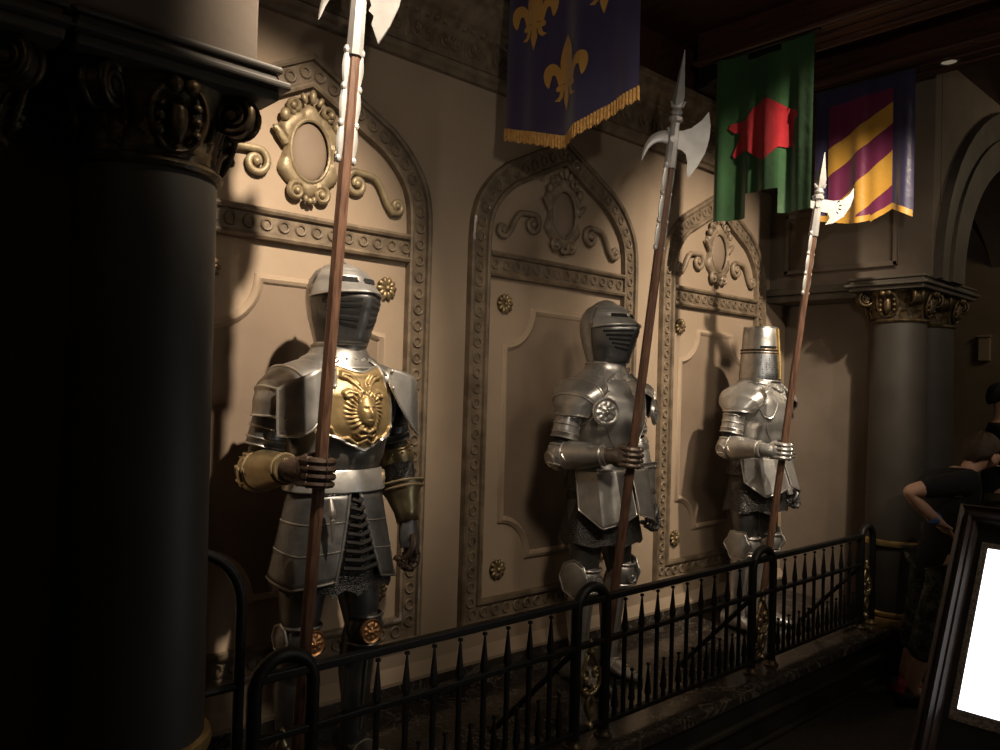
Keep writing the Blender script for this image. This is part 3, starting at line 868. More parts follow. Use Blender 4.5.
    if kind == 1:
        relief_gold(t)
        m = MB(); m.rings([[tpt(2*PI*k/48, z, o) for k in range(48)] for z, o in ((1.0, .012), (1.005, .018), (1.075, .012), (1.08, .006))]); m.build('waist_belt', 'steel', t)
        for sx in (-1, 1):
            lion_disc('belt_boss', tpt(R(270)+sx*R(62), 1.04, .016), .03, align(tpt(R(270)+sx*R(62), 1.04, .1)-tpt(R(270)+sx*R(62), 1.04)), 'gilt_pale', t)
    else:
        m = MB()
        m.tube(catmull([tfront(x, z, .003) for x, z in ((-.17, 1.33), (-.145, 1.24), (-.11, 1.16), (-.06, 1.10), (0, 1.075), (.06, 1.10), (.11, 1.16), (.145, 1.24), (.17, 1.33))], 4), .0035, 6)
        m.tube([tfront(0, 1.07+.38*i/14, .001) for i in range(15)], .004, 6)
        m.build('breast_line', st, bp)
        m = MB(); m.rings([[tpt(2*PI*k/48, z, o) for k in range(48)] for z, o in ((1.0, .010), (1.005, .014), (1.05, .010), (1.055, .004))]); m.build('waist_belt', 'steel_dark', t)
    # ---- gorget
    m = MB()
    if kind == 3:
        m.rings([[Vector(((rx)*math.cos(2*PI*k/40), ry*math.sin(2*PI*k/40)-.004, z-(.035*max(0, -math.sin(2*PI*k/40)) if j > 1 else 0))) for k in range(40)] for j, (z, rx, ry) in enumerate(((1.49, .09, .09), (1.48, .115, .115), (1.455, .15, .125), (1.45, .155, .13)))])
    else:
        m.rings([[Vector(((rx)*math.cos(2*PI*k/40), ry*math.sin(2*PI*k/40), z-(.018*max(0, -math.sin(2*PI*k/40)) if j < 2 else 0))) for k in range(40)] for j, (z, rx, ry) in enumerate(((1.448, .142, .128), (1.465, .128, .122), (1.475, .112, .112), (1.50, .096, .102), (1.51, .098, .104), (1.515, .093, .099)))])
    go = m.build('gorget', st, t)
    m = MB()
    if kind == 3:
        m.tube(catmull([Vector((x, y, z)) for x, y, z in ((-.15, -.02, 1.462), (-.12, -.085, 1.455), (-.06, -.128, 1.43), (0, -.15, 1.405), (.06, -.128, 1.43), (.12, -.085, 1.455), (.15, -.02, 1.462))], 5), .006, 6)
    else:
        m.tube([Vector((.144*math.cos(2*PI*k/40), .13*math.sin(2*PI*k/40), 1.449-.018*max(0, -math.sin(2*PI*k/40)))) for k in range(40)], .005, 6, loop=True)
        for k in range(9):
            a = R(200)+R(140)*k/8; m.ell((.117*math.cos(a), .117*math.sin(a), 1.462), (.006, .006, .006), seg=6, n=5)
    m.build('gorget_trim', 'steel_edge', go)
    # ---- helmet
    if kind == 3: helmet_great(t)
    else: helmet_close(t, 'steel', 'steel')
    # ---- tassets / skirt plates
    if kind == 1:
        for sx in (-1, 1):      # long split skirt of plates
            def plate(s, q, sx=sx):
                # s from the front split round to the hip
                z = 1.0-.285*q
                a = R(270)+sx*(R(6+16*q)+R(92-16*q)*s)
                rx, ry = .178+.06*q, .138+.055*q
                zz = z-.05*q*(.5-abs(s-.5))*1.2
                return Vector((rx*math.cos(a), ry*math.sin(a), zz))
            m = MB(); m.grid(plate, 22, 14); pl = m.build('skirt_plate', 'steel_dark', t, solid=.003)
            m = MB(); m.tube([plate(0, i/14) for i in range(15)]+[plate(i/22, 1) for i in range(1, 23)], .0045, 6)
            for q in (.33, .66): m.tube([plate(i/22, q)*1.0 for i in range(23)], .003, 5)
            m.build('plate_rim', 'steel_edge' if False else st, pl)
        # dark arming laces in the split
        m = MB()
        for i in range(9):
            z = .98-.028*i; w = .018+.006*i
            m.tube([(-w, -.150-.004*i, z), (0, -.165-.004*i, z-.008), (w, -.150-.004*i, z)], .009, 6)
        m.build('lacing', 'black_cloth', t)
        m = MB()       # hanging dagger-like pendant by the belt
        m.tube([(-.115, -.17, .99), (-.115, -.182, .955), (-.115, -.186, .94), (-.115, -.186, .925)], [.006, .011, .013, .008], 8)
        m.tube([(-.115, -.186, .925), (-.115, -.19, .88), (-.115, -.19, .85)], [.009, .007, .002], 8)
        m.build('belt_pendant', 'steel_edge', t)
    else:
        zb = .755 if kind == 2 else .80
        for sx in (-1, 1):
            # front facet and hip facet meet at a ridge; pointed lower edge
            def plate(s, q, sx=sx, zb=zb):
                K = ((.012, -.188), (.105, -.192), (.188, -.150), (.214, -.045))
                f = s*3; i = min(2, int(f)); f -= i
                x, y = lerp(K[i][0], K[i+1][0], f), lerp(K[i][1], K[i+1][1], f)
                up = (.055*(1-s/.667) if s < .667 else .075*(s-.667)/.333)
                return Vector((sx*x*(1+.06*q), y*(1+.16*q)+.03*(1-q), 1.02+(zb-1.02)*q+up*q))
            m = MB(); m.grid(plate, 48, 16); pl = m.build('tasset', st, t, solid=.003, angle=8)
            m = MB(); m.tube([plate(0, i/12) for i in range(13)]+[plate(i/20, 1) for i in range(1, 20)]+[plate(1, 1-i/12) for i in range(13)], .004, 6)
            m.build('tasset_rim', 'steel_edge', pl)
        m = MB()
        for q in range(3):
            m.rings([[tpt(2*PI*k/48, z, o) for k in range(48)] for z, o in ((1.0-.03*q, .016+.006*q), (.97-.03*q, .02+.006*q))])
        m.build('fauld', 'mail', t)
        if kind == 2:
            m = MB(); m.tube([(-.055, -.176, 1.0), (-.05, -.19, .96)], .006, 6); m.tube([(-.05, -.192, .96), (-.045, -.204, .89)], [.008, .003], 6); m.build('strap', 'leather', t)
    # ---- arms
    H = Vector(hand)
    for sx in (-1, 1):
        sh = Vector((sx*.212, .01, 1.385))
        if sx < 0:
            el = Vector((-.268 if kind > 1 else -.278, .03, 1.075)); wr = H+Vector((-.062, .092, .004))
        else:
            el = Vector((.285, .03, 1.10)); wr = Vector((.288, -.055, .865))
        # padded sleeve shows at the gaps
        m = MB(); m.tube(catmull([sh.lerp(el, .15), sh.lerp(el, .5)+Vector((sx*.004, 0, 0)), el], 4), .048, 14); m.tube([el, el.lerp(wr, .6), wr], [.05, .044, .032], 14); m.ell(el, (.052, .052, .052))
        m.build('sleeve', 'mail' if kind == 1 else 'black_cloth', t)
        # upper arm plates
        d = (el-sh).normalized()
        m = MB(); m.tube([sh.lerp(el, f) for f in (.30, .45, .62, .74)], [.062, .063, .063, .064], 20, caps=False)
        ua = m.build('upper_arm_plate', 'steel_dark' if kind == 1 else st, t, solid=.003)
        m = MB()
        for f in (.30, .42, .54, .66, .735): m.torus(sh.lerp(el, f), .0645, .004, align(d), 22, 6)
        m.build('lame_edge', st, ua)
        # elbow
        br = 'brass_old' if kind == 1 else st
        m = MB(); m.ell(el, (.070, .070, .074), seg=22, n=16); ec = m.build('elbow_cop', br, t)
        m = MB()
        for f, s_ in ((-.045, .058), (.045, .058)): m.torus(el+d*f, s_, .006, align(d), 22, 6)
        out = Vector((sx*.85, .25, -.25)).normalized()
        for k in range(2): m.torus(el+out*(.064-.006*k), .034-.013*k, .0055, align(out), 20, 6)
        if kind != 3:
            for k in range(10):
                a = 2*PI*k/10; q = d.orthogonal().normalized(); w = d.cross(q)
                m.ell(el-d*.03+(q*math.cos(a)+w*math.sin(a))*.066, (.005, .005, .005), seg=6, n=4)
        m.build('elbow_trim', 'brass_old' if kind == 1 else 'steel_edge', ec)
        # forearm
        fd = (wr-el)
        if sx < 0:
            m = MB(); m.tube([el+fd*f for f in (.10, .25, .5, .75, 1.02)], [.066, .069, .062, .052, .044], 22)
            va = m.build('forearm_plate', br, t)
            m = MB(); P = fd.normalized().orthogonal().normalized(); Q = fd.normalized().cross(P)
            for k in (-1, 1):
                m = MB(); m.tube([el+fd*(.2+.03*i)+(P*math.cos(a)+Q*math.sin(a))*(.069-.017*i/10) for i, a in enumerate([k*(-.9+.18*i) for i in range(11)])], .004, 5)
                m.build('forearm_strap', 'steel_edge' if kind != 1 else 'gilt_pale', va)
            for f, q in ((.93, .047), (.14, .067)):
                m = MB(); m.torus(el+fd*f, q, .005, align(fd), 22, 6); m.build('forearm_rim', 'steel_edge' if kind != 1 else 'gilt_pale', va)
        else:
            m = MB(); m.tube([el+fd*f for f in (.12, .3, .5)], [.062, .06, .055], 22)
            m.build('forearm_plate', 'mail' if kind == 1 else br, t)
            m = MB(); rs = [(.42, .086), (.44, .084), (.62, .062), (.85, .045), (1.0, .042)]
            m.tube([el+fd*f for f, r_ in rs], [r_ for f, r_ in rs], 22, caps=False)
            cf = m.build('gauntlet_cuff', 'brass_old' if kind == 1 else st, t, solid=.003)
            m = MB()
            for f, r_ in ((.42, .087), (.50, .079)): m.torus(el+fd*f, r_, .0045, align(fd), 26, 6)
            m.build('cuff_rim', 'gilt_pale' if kind == 1 else 'steel_edge', cf)
        # shoulder plate: sweeps from the neck over the shoulder and down the arm
        G = .012 if kind == 1 else 0
        CT = [(0, .085, 1.470), (.2, .150, 1.456), (.42, .212+G, 1.430), (.63, .268+G, 1.380), (.82, .293+G, 1.315), (1, .298+G, 1.262 if kind != 3 else 1.285)]
        AX = [(0, .090, 1.375), (.2, .145, 1.355), (.42, .188, 1.330), (.63, .205, 1.305), (.82, .205, 1.285), (1, .206, 1.255 if kind != 3 else 1.28)]
        BB = [(0, .100), (.2, .138), (.42, .150), (.63, .132), (.82, .105), (1, .088)]
        def pau(s, q, sx=sx, dd=0.0):
            tt = lerp(R(-86), R(86), s); cx, cz = interp(CT, q); ax_, az = interp(AX, q); b_, = interp(BB, q)
            k = math.cos(tt)**.7
            return Vector((sx*(ax_+(cx-ax_+dd)*k), (b_+dd)*math.sin(tt), az+(cz-az+dd*.7)*k))
        m = MB(); m.grid(pau, 34, 30); pa = m.build('pauldron', st, t, solid=.003)
        m = MB()
        for q in ((.40, .70, 1.0) if kind != 3 else (1.0,)): m.tube([pau(i/34, q, dd=.002) for i in range(35)], .004, 6)
        m.tube([pau(0, i/30, dd=.002) for i in range(31)], .004, 6)
        m.build('pauldron_rim', 'steel_edge', pa)
        if kind in (1, 3):       # broad flap hanging over the upper chest and arm
            def flap(s, q, sx=sx):
                if kind == 1:
                    x = lerp(.108, .282, s); z0 = 1.432-.075*s*s; zb = 1.375-.175*math.sin(min(1, s*1.25)*PI/2)
                    y = -.150-.030*math.sin(PI*(.1+.7*s))-.012*q+.10*max(0, s-.5)**1.5*2
                    return Vector((sx*x, y, z0+(zb-z0)*q))
                x = lerp(.085, .185, s); z0 = 1.44-.06*s; zb = 1.345-.085*math.sin(PI*min(1, s*.9+.05))-.02*s
                z = z0+(zb-z0)*q; p = tfront(x, z, .016)
                return Vector((sx*p.x, p.y, p.z))
            m = MB(); m.grid(flap, 20, 12); fl = m.build('shoulder_flap', st, t, solid=.003)
            m = MB(); m.tube([flap(0, i/12) for i in range(13)]+[flap(i/20, 1) for i in range(1, 21)]+([flap(1, 1-i/12) for i in range(1, 13)] if kind == 1 else []), .0042, 6)
            m.build('flap_rim', 'steel_edge', fl)
            if kind == 1:
                m = MB()
                for q in (.1, .9): m.ell(flap(.05, q)+Vector((0, -.004, 0)), (.007, .007, .007), seg=8, n=6)
                m.build('flap_rivet', 'silver_white', fl)
        if kind == 2:
            dc = Vector((sx*.180, -.158, 1.285))
            dr = Vector((sx*.45, -.9, .05))
            disc = lion_disc('armpit_disc', dc, .062, align(dr) @ rotZ(PI if sx > 0 else 0), st, t)
            m = MB(); m.torus(dc, .062, .005, align(dr), 28, 6); m.torus(dc, .047, .0035, align(dr), 28, 6); m.build('disc_rim', 'steel_edge', disc)
        # hands
        if sx < 0:
            m = MB(); hx, hy, hz = H
            m.ell((hx-.050, hy+.035, hz), (.021, .050, .047), rotZ(.2), seg=14, n=10)
            m.tube([wr, wr.lerp(Vector((hx-.052, hy+.04, hz)), .6), (hx-.05, hy+.03, hz)], [(.036, .036), (.034, .038), (.020, .042)], 14)
            ga = m.build('gauntlet', ('leather', 'glove_steel', st)[kind-1], t)
            for i in range(4):
                m = MB(); finger_wrap(m, hx+[.001, 0, .0, -.002][i], hy-[.000, .003, .001, -.002][i], hz+.035-.0235*i, .0122-.0008*(i == 3)); m.build('finger', ('leather', 'glove_steel', st)[kind-1], ga)
            m = MB(); P = catmull([(hx-.046, hy+.05, hz+.02), (hx-.022, hy+.046, hz+.042), (hx+.012, hy+.034, hz+.050), (hx+.032, hy+.008, hz+.046)], 4)
            m.tube(P, [.0145-.004*i/(len(P)-1) for i in range(len(P))], 8); m.build('thumb', ('leather', 'glove_steel', st)[kind-1], ga)
        else:
            dn = Vector((-.05, -.28, -.95)).normalized()
            m = MB(); pc = wr+dn*.055
            m.tube([wr-dn*.01, wr+dn*.03, wr+dn*.065, wr+dn*.095], [(.034, .03), (.026, .042), (.022, .047), (.018, .042)], 14)
            ga = m.build('gauntlet', 'steel_dark' if kind == 1 else st, t)
            for i in range(4):
                yo = Vector((0, -.033+.022*i, .004*i)); L = [.9, 1.0, .95, .78][i]
                b0 = wr+dn*.09+yo
                P = catmull([b0, b0+dn*.04*L+Vector((.004, 0, 0)), b0+dn*.07*L+Vector((-.010, 0, 0)), b0+dn*.082*L+Vector((-.034, .004, 0)), b0+dn*.070*L+Vector((-.050, .006, 0))], 3)
                m = MB(); m.tube(P, [.0125-.003*k/(len(P)-1) for k in range(len(P))], 8)
                for k in (2, 5, 8): m.torus(P[k], .0115, .0035, align(P[k+1]-P[k-1]), 10, 5)
                m.build('finger', 'leather' if kind == 1 else 'steel_dark', ga)
            b0 = wr+dn*.045+Vector((-.01, -.04, 0))
            P = catmull([b0, b0+Vector((-.014, -.022, -.028)), b0+Vector((-.03, -.018, -.06)), b0+Vector((-.044, -.006, -.08))], 3)
            m = MB(); m.tube(P, [.014-.004*k/(len(P)-1) for k in range(len(P))], 8); m.build('thumb', 'leather' if kind == 1 else 'steel_dark', ga)
    return t

KN = [((1.51, 2.50, 0), 0, 'nearest suit of armor, with gold snake-haired head on its breastplate and slotted visor', 1, (-.234, -.30, 1.10)),
      ((2.99, 2.50, 0), 0, 'middle suit of armor, plain steel breast with round lion disc at the armpit', 2, (-.165, -.30, 1.09)),
      ((4.42, 2.50, 0), 0, 'farthest suit of armor, wearing a flat-topped great helm with gold band', 3, (-.253, -.30, 1.075))]
for k in KN: knight(*k)

# ------------------------------------------------------------------ halberds
def halberd(base, top, label, kind, bd):
    """base point on the platform, top = tip of the spike; bd = direction of the axe blade (horizontal)"""
    b, tp = Vector(base), Vector(top)
    ax = (tp-b).normalized(); L = (tp-b).length
    t = thing('halberd', label, 'halberd', b, 0, 'halberds held by the suits of armor')
    X = Vector(bd); X = (X-ax*X.dot(ax)).normalized(); Y = ax.cross(X)
    mat = Matrix((X, Y, ax)).transposed()
    F = lambda x, y, z: mat @ Vector((x, y, z))
    so = L-(.62, .50, .45)[kind-1]        # foot of the socket
    m = MB(); r = .0205
    m.tube([F(0, 0, .012), F(0, 0, L*.4), F(0, 0, so+.06)], [r, r, r*.95], 8)
    o = m.build('shaft', 'pole', t, angle=30)
    m = MB(); m.tube([F(0, 0, .0), F(0, 0, .05)], r*1.12, 12); m.build('butt_cap', 'iron', t)
    m = MB()
    ZS = .10 if kind == 1 else 0
    m.tube([F(0, 0, so), F(0, 0, so+.004), F(0, 0, so+.12+ZS), F(0, 0, so+.19+ZS), F(0, 0, so+.20+ZS), F(0, 0, so+.215+ZS), F(0, 0, so+.225+ZS)], [.026, .027, .024, .020, .030, .030, .018], 8)
    m.build('socket', 'silver_white', t, angle=35)
    # spike with collar
    m = MB()
    z0 = so+.225+ZS
    m.tube([F(0, 0, z0), F(0, 0, z0+.012), F(0, 0, z0+.03)], [.02, .026, .016], 12)
    for sx in (-1, 1): m.tube([F(0, 0, z0+.035), F(sx*.022, 0, z0+.04), F(sx*.03, 0, z0+.058)], [.009, .008, .003], 6)
    m.tube([F(0, 0, z0+.03), F(0, 0, z0+.055), F(0, 0, z0+.08), F(0, 0, L)], [(.016, .014), (.029, .015), (.030, .015), (.0015, .001)], 4)
    m.build('spike', 'silver_white', t, smooth=False)
    # axe blade
    zc = so+(.20, .12, .165)[kind-1]
    if kind == 3:
        poly = [(.018, -.03), (.06, -.035), (.075, -.06), (.055, -.10), (.10, -.085), (.15, -.045), (.178, .01), (.188, .06), (.182, .11), (.165, .075), (.13, .04), (.08, .032), (.018, .035)]
    else:
        poly = [(.018, -.035), (.045, -.038), (.07, -.055), (.082, -.085), (.085, -.135), (.098, -.155), (.135, -.10), (.162, -.045), (.174, .015), (.172, .07), (.155, .13), (.125, .09), (.08, .055), (.045, .042), (.018, .04)]
    if kind == 1: poly = [(.018, -.03), (.04, -.028), (.05, -.05), (.042, -.066), (.062, -.08), (.056, -.105), (.085, -.16), (.12, -.11), (.148, -.05), (.160, .015), (.158, .07), (.142, .13), (.11, .09), (.07, .055), (.018, .04)]
    m = MB(); m.prism(poly, lambda x, z, d: F(x*(.86 if kind < 3 else .95), d*(1-.75*min(1, max(0, x-.02)/.15)), zc+z), -.0055, .0055)
    bl = m.build('axe_blade', 'silver_white', t, smooth=False, tri=True)
    if kind == 3:
        m = MB()
        for i in range(4):
            a = R(-35+24*i); cx, cz = .05+.068*math.cos(a), .0+.05*math.sin(a)
            m.ell(F(cx, 0, zc+cz), (.0045, .006, .010), mat @ rotY(R(90)-a), seg=8, n=6)
        m.build('blade_piercing', 'black_gap', bl)
    m = MB()
    if kind == 3:
        m.prism([(-.018, .02), (-.045, .024), (-.06, .03), (-.06, -.02), (-.045, -.014), (-.018, -.02)], lambda x, z, d: F(x, d, zc+z), -.010, .010)
    else:
        P = catmull([F(-.014, 0, zc+.01), F(-.05, 0, zc+.012), F(-.085, 0, zc-.005), (F(-.108, 0, zc-.04)), F(-.122, 0, zc-.095)], 4)
        n = len(P); m.tube(P, [(.007*(1-.7*i/(n-1)), (.030*(1-i/(n-1))**.8+.0015)) for i in range(n)], 8)
    m.build('back_hook', 'silver_white', t, angle=60)
    m = MB(); m.tube([F(0, -.026, zc), F(0, .026, zc)], .014, 8); m.tube([F(-.024, 0, zc+.03), F(-.028, 0, zc+.05)], .006, 6); m.build('cross_rivet', 'silver_white', t)
    # leaf-shaped straps running down the shaft
    for sx in (-1, 1):
        m = MB(); q = (.33 if kind != 2 else .36)
        n = 19; P = []; rr = []
        for i in range(n):
            f = i/(n-1); P.append(F(sx*.0135, sx*.0155, so+.02-q*f)); rr.append((.006+.003*abs(math.sin(f*PI*3)), .008+.009*abs(math.sin(f*PI*3))))
        m.tube(P, rr, 8)
        for f in (0.02, .35, .68, 1.0): m.ell(F(sx*.017, sx*.020, so+.02-q*f), (.010, .010, .014), seg=8, n=6)
        m.build('strap', 'silver_white', t)
    return t
def through(h, tipv, tipz, ux):
    # a shaft that passes through the hand and ends at the tip
    d = Vector((0, tipv-h[1], tipz-h[2])); k = (0-h[2])/d.z
    return (h[0], h[1]+d.y*k, 0)
for (loc, rz, lab, kind, hd), (tv, tz), lb, bd in zip(KN, ((2.022, 2.98), (1.975, 2.835), (1.998, 2.70)),
        ('halberd held by the nearest knight, its axe head cut by the top of the photo', 'tall halberd with hooked back held by the middle knight', 'halberd with pierced crescent blade held by the flat-topped helmet knight'),
        ((.62, -.78, 0), (.62, -.78, 0), (.62, -.78, 0))):
    h = (loc[0]+hd[0], loc[1]+hd[1], hd[2])
    halberd(through(h, tv, tz, 0), (h[0], tv, tz), lb, kind, bd)

# ------------------------------------------------------------------ iron fence
FV = 2.07
fence = thing('iron_fence', 'black iron picket fence with arched posts along the front of the platform', 'fence', (0, FV, 0))
X0, X1 = 1.02, 4.92
m = MB(); m.box(((X0+X1)/2, 0, .552), (X1-X0, .032, .026)); m.build('top_rail', 'iron', fence, smooth=False, bevel=.004)
m = MB(); m.box(((X0+X1)/2, 0, .382), (X1-X0, .028, .020)); m.build('middle_rail', 'iron', fence, smooth=False, bevel=.003)
m = MB(); m.box(((X0+X1)/2, 0, .055), (X1-X0, .028, .020)); m.build('bottom_rail', 'iron', fence, smooth=False, bevel=.003)
posts = [(1.02, 1.20), (2.342, 2.519), (3.645, 3.845), (4.90, 5.06)]
for a, b in posts:
    r = (b-a)/2; zt = .605-r
    m = MB()
    m.tube([(a, 0, 0), (a, 0, .3), (a, 0, zt)]+[((a+b)/2-r*math.cos(PI*i/16), 0, zt+r*math.sin(PI*i/16)) for i in range(1, 16)]+[(b, 0, zt), (b, 0, .3), (b, 0, 0)], .021, 10)
    ar = m.build('arched_post', 'iron', fence)
    for x in (a, b):
        m = MB(); m.lathe([(.036, 0), (.036, .008), (.028, .014), (.024, .03)], (x, 0, 0), seg=16); m.build('post_foot', 'bronze', ar)
    # leaf scroll ornament between the two uprights
    m = MB(); cx = (a+b)/2
    for sx in (-1, 1):
        m.tube(catmull([(cx, 0, .36), (cx+sx*.018, 0, .33), (cx+sx*.05, 0, .27), (cx+sx*.055, 0, .22), (cx+sx*.03, 0, .19), (cx, 0, .18), (cx-sx*.02, 0, .14), (cx, 0, .09), (cx, 0, .06)], 4), [.004]*4+[.009]*12+[.011]*12+[.006]*5, 7)
        m.tube([(cx+sx*x, 0, z) for x, z in spiral((.034, .262), .026, .006, 0, 1.3, 18)], .007, 6)
        m.tube([(cx+sx*x, 0, z) for x, z in spiral((.026, .20), .02, .005, PI, 1.2, 16)], .007, 6)
    m.lathe([(.006, .33), (.018, .345), (.018, .355), (.006, .37), (.012, .385), (.002, .40)], (cx, 0, 0), seg=10)
    m.lathe([(.004, .04), (.018, .055), (.018, .065), (.008, .08)], (cx, 0, 0), seg=10)
    m.build('scroll_ornament', 'brass_old', ar, angle=60)
    # raking brace behind the post
    m = MB(); m.tube([(a-.01, .01, .36), (a-.16, .30, .0)], .012, 8); m.build('brace', 'iron', ar)
def picket(h, name):
    m = MB(); w = .0068
    m.rings([[Vector((sx*w_, sy*w_, z)) for sx, sy in ((-1, -1), (1, -1), (1, 1), (-1, 1))] for z, w_ in ((.045, w), (h-.13, w), (h-.125, w*1.5), (h-.115, w*1.5), (h-.008, w*.35), (h-.006, w*.9), (h+.004, w*.9), (h+.006, w*.2))], cap0=True, cap1=True)
    return m.build(name, 'iron', fence, smooth=False)
tall = short = None
x = 1.315
while x < 4.86:
    if not any(a-.045 < x < b+.045 for a, b in posts):
        if tall is None: tall = picket(.525, 'picket'); o = tall
        else: o = dup_obj(tall, fence)
        o.location = (x, 0, 0)
    xs = x+.055
    if xs < 4.86 and not any(a-.04 < xs < b+.04 for a, b in posts):
        if short is None: short = picket(.225, 'short_picket'); o = short
        else: o = dup_obj(short, fence)
        o.location = (xs, 0, 0)
    x += .1105
# taller hooped end post beside the big column
hoop = thing('iron_hoop', 'tall black iron hoop at the left end of the fence, beside the big column', 'railing', (.86, FV+.12, 0))
m = MB(); r = .17
m.tube([(-r, 0, 0), (-r, 0, .4), (-r, 0, .73)]+[(-r*math.cos(PI*i/18), 0, .73+r*math.sin(PI*i/18)) for i in range(1, 18)]+[(r, 0, .73), (r, 0, .4), (r, 0, 0)], .016, 10)
m.build('bow', 'iron', hoop)
for z in (.50, .10):
    m = MB(); m.tube([(-r, 0, z), (r, 0, z)], .012, 8); m.build('cross_bar', 'iron', hoop)

# ------------------------------------------------------------------ beams and fittings overhead
first = None
for k, (u0, u1, lab) in enumerate(((2.34, 2.60, 'dark ceiling beam that the blue banner hangs from'), (3.98, 4.24, 'dark ceiling beam that the green banner hangs from'), (4.73, 5.02, 'dark ceiling beam that the purple and gold banner hangs from'))):
    t = thing('ceiling_beam', lab, 'beam', (u0, 0, 3.3), 0, 'dark ceiling beams')
    w = u1-u0
    m = MB(); m.bx(0, w, -3.5, 2.70, .0, CEIL-3.3); m.build('timber', 'wood_beam', t, smooth=False, bevel=.01)
    m = MB()
    for x in (-.012, w+.012): m.tube([(x, -3.5, .02), (x, 2.70, .02)], .018, 8)
    m.tube([(w*.3, -3.5, -.004), (w*.3, 2.70, -.004)], .01, 6); m.tube([(w*.7, -3.5, -.004), (w*.7, 2.70, -.004)], .01, 6)
    m.build('edge_moulding', 'wood_beam', t)
t = thing('beam_bracket', 'black curved bracket under a beam where it meets the cornice', 'bracket', (3.98, WV-.16, 3.3))
m = MB()
poly = [(0, -.12), (0, 0), (-.62, 0), (-.62, -.04)]+[(-.62+.56*math.sin(PI/2*i/10), -.04-.30*(1-math.cos(PI/2*i/10))) for i in range(1, 11)]+[(-.06, -.36), (0, -.36)]
m.prism([(-.62, 0), (-.62, -.05)]+[(-.62+.54*math.sin(PI/2*i/10), -.05-.07*(1-math.cos(PI/2*i/10))) for i in range(1, 11)]+[(0, -.125), (0, 0)], lambda a, b, d: Vector((d, a, b)), .02, .24)
m.build('corbel', 'iron', t, smooth=False, bevel=.008)
t = thing('ceiling_downlight', 'small dim round downlight on the beam at the upper right', 'light', (4.86, 1.62, 3.3))
m = MB(); m.lathe([(.055, .0), (.055, -.008), (.042, -.012), (.040, -.004)], seg=24, cap=False); m.build('trim_ring', 'abacus', t)
m = MB(); m.lathe([(.001, -.007), (.040, -.006), (.04, 0)], seg=24); m.build('lens', 'lamp', t)
t = thing('wall_box', 'small pale box fixed on the dark wall at the far right', 'wall fixture', (8.4, 2.44, 1.92))
m = MB(); m.bx(-.05, 0, -.05, .05, -.15, .07); m.build('body', 'plaster', t, smooth=False, bevel=.008)
m = MB(); m.bx(-.065, 0, -.06, .06, .07, .09); m.build('cap', 'plaster', t, smooth=False, bevel=.004)

# ------------------------------------------------------------------ banners (hang square to the wall from the beams)
def conform(polys, fn, off, step=.018):
    """flat outlines (a, z) cut into small pieces and laid on the cloth"""
    bm = bmesh.new()
    for P in polys:
        vs = [bm.verts.new((a, 0, z)) for a, z in P]
        f = bm.faces.new(vs)
        bmesh.ops.triangulate(bm, faces=[f])
    xs = [v.co.x for v in bm.verts]; zs = [v.co.z for v in bm.verts]
    def cut(lo, hi, no, ax):
        q = lo+step
        while q < hi:
            co = Vector((0, 0, 0)); co[ax] = q
            bmesh.ops.bisect_plane(bm, geom=bm.verts[:]+bm.edges[:]+bm.faces[:], plane_co=co, plane_no=no)
            q += step
    cut(min(xs), max(xs), (1, 0, 0), 0)
    m = MB(); bm.verts.index_update()
    m.v = [tuple(fn(v.co.x, v.co.z, off)) for v in bm.verts]
    m.f = [tuple(v.index for v in f.verts) for f in bm.faces]
    bm.free()
    return m
def banner_fn(u, v1, folds, ztop, zbot, amp):
    def fn(a, z, off=0.0):
        k = .35+.65*(ztop-z)/(ztop-zbot)
        w = sum(A*math.sin(2*PI*a*fq+ph) for A, fq, ph in folds)*k*amp
        return Vector((u-w-off, v1-a, z))
    return fn
def cloth(fn, W, ztop, zbotf, na=60, nz=40, a0=0.0):
    m = MB(); m.grid(lambda s, q: fn(a0+(W-a0)*s, ztop+(zbotf(a0+(W-a0)*s)-ztop)*q), na, nz); return m

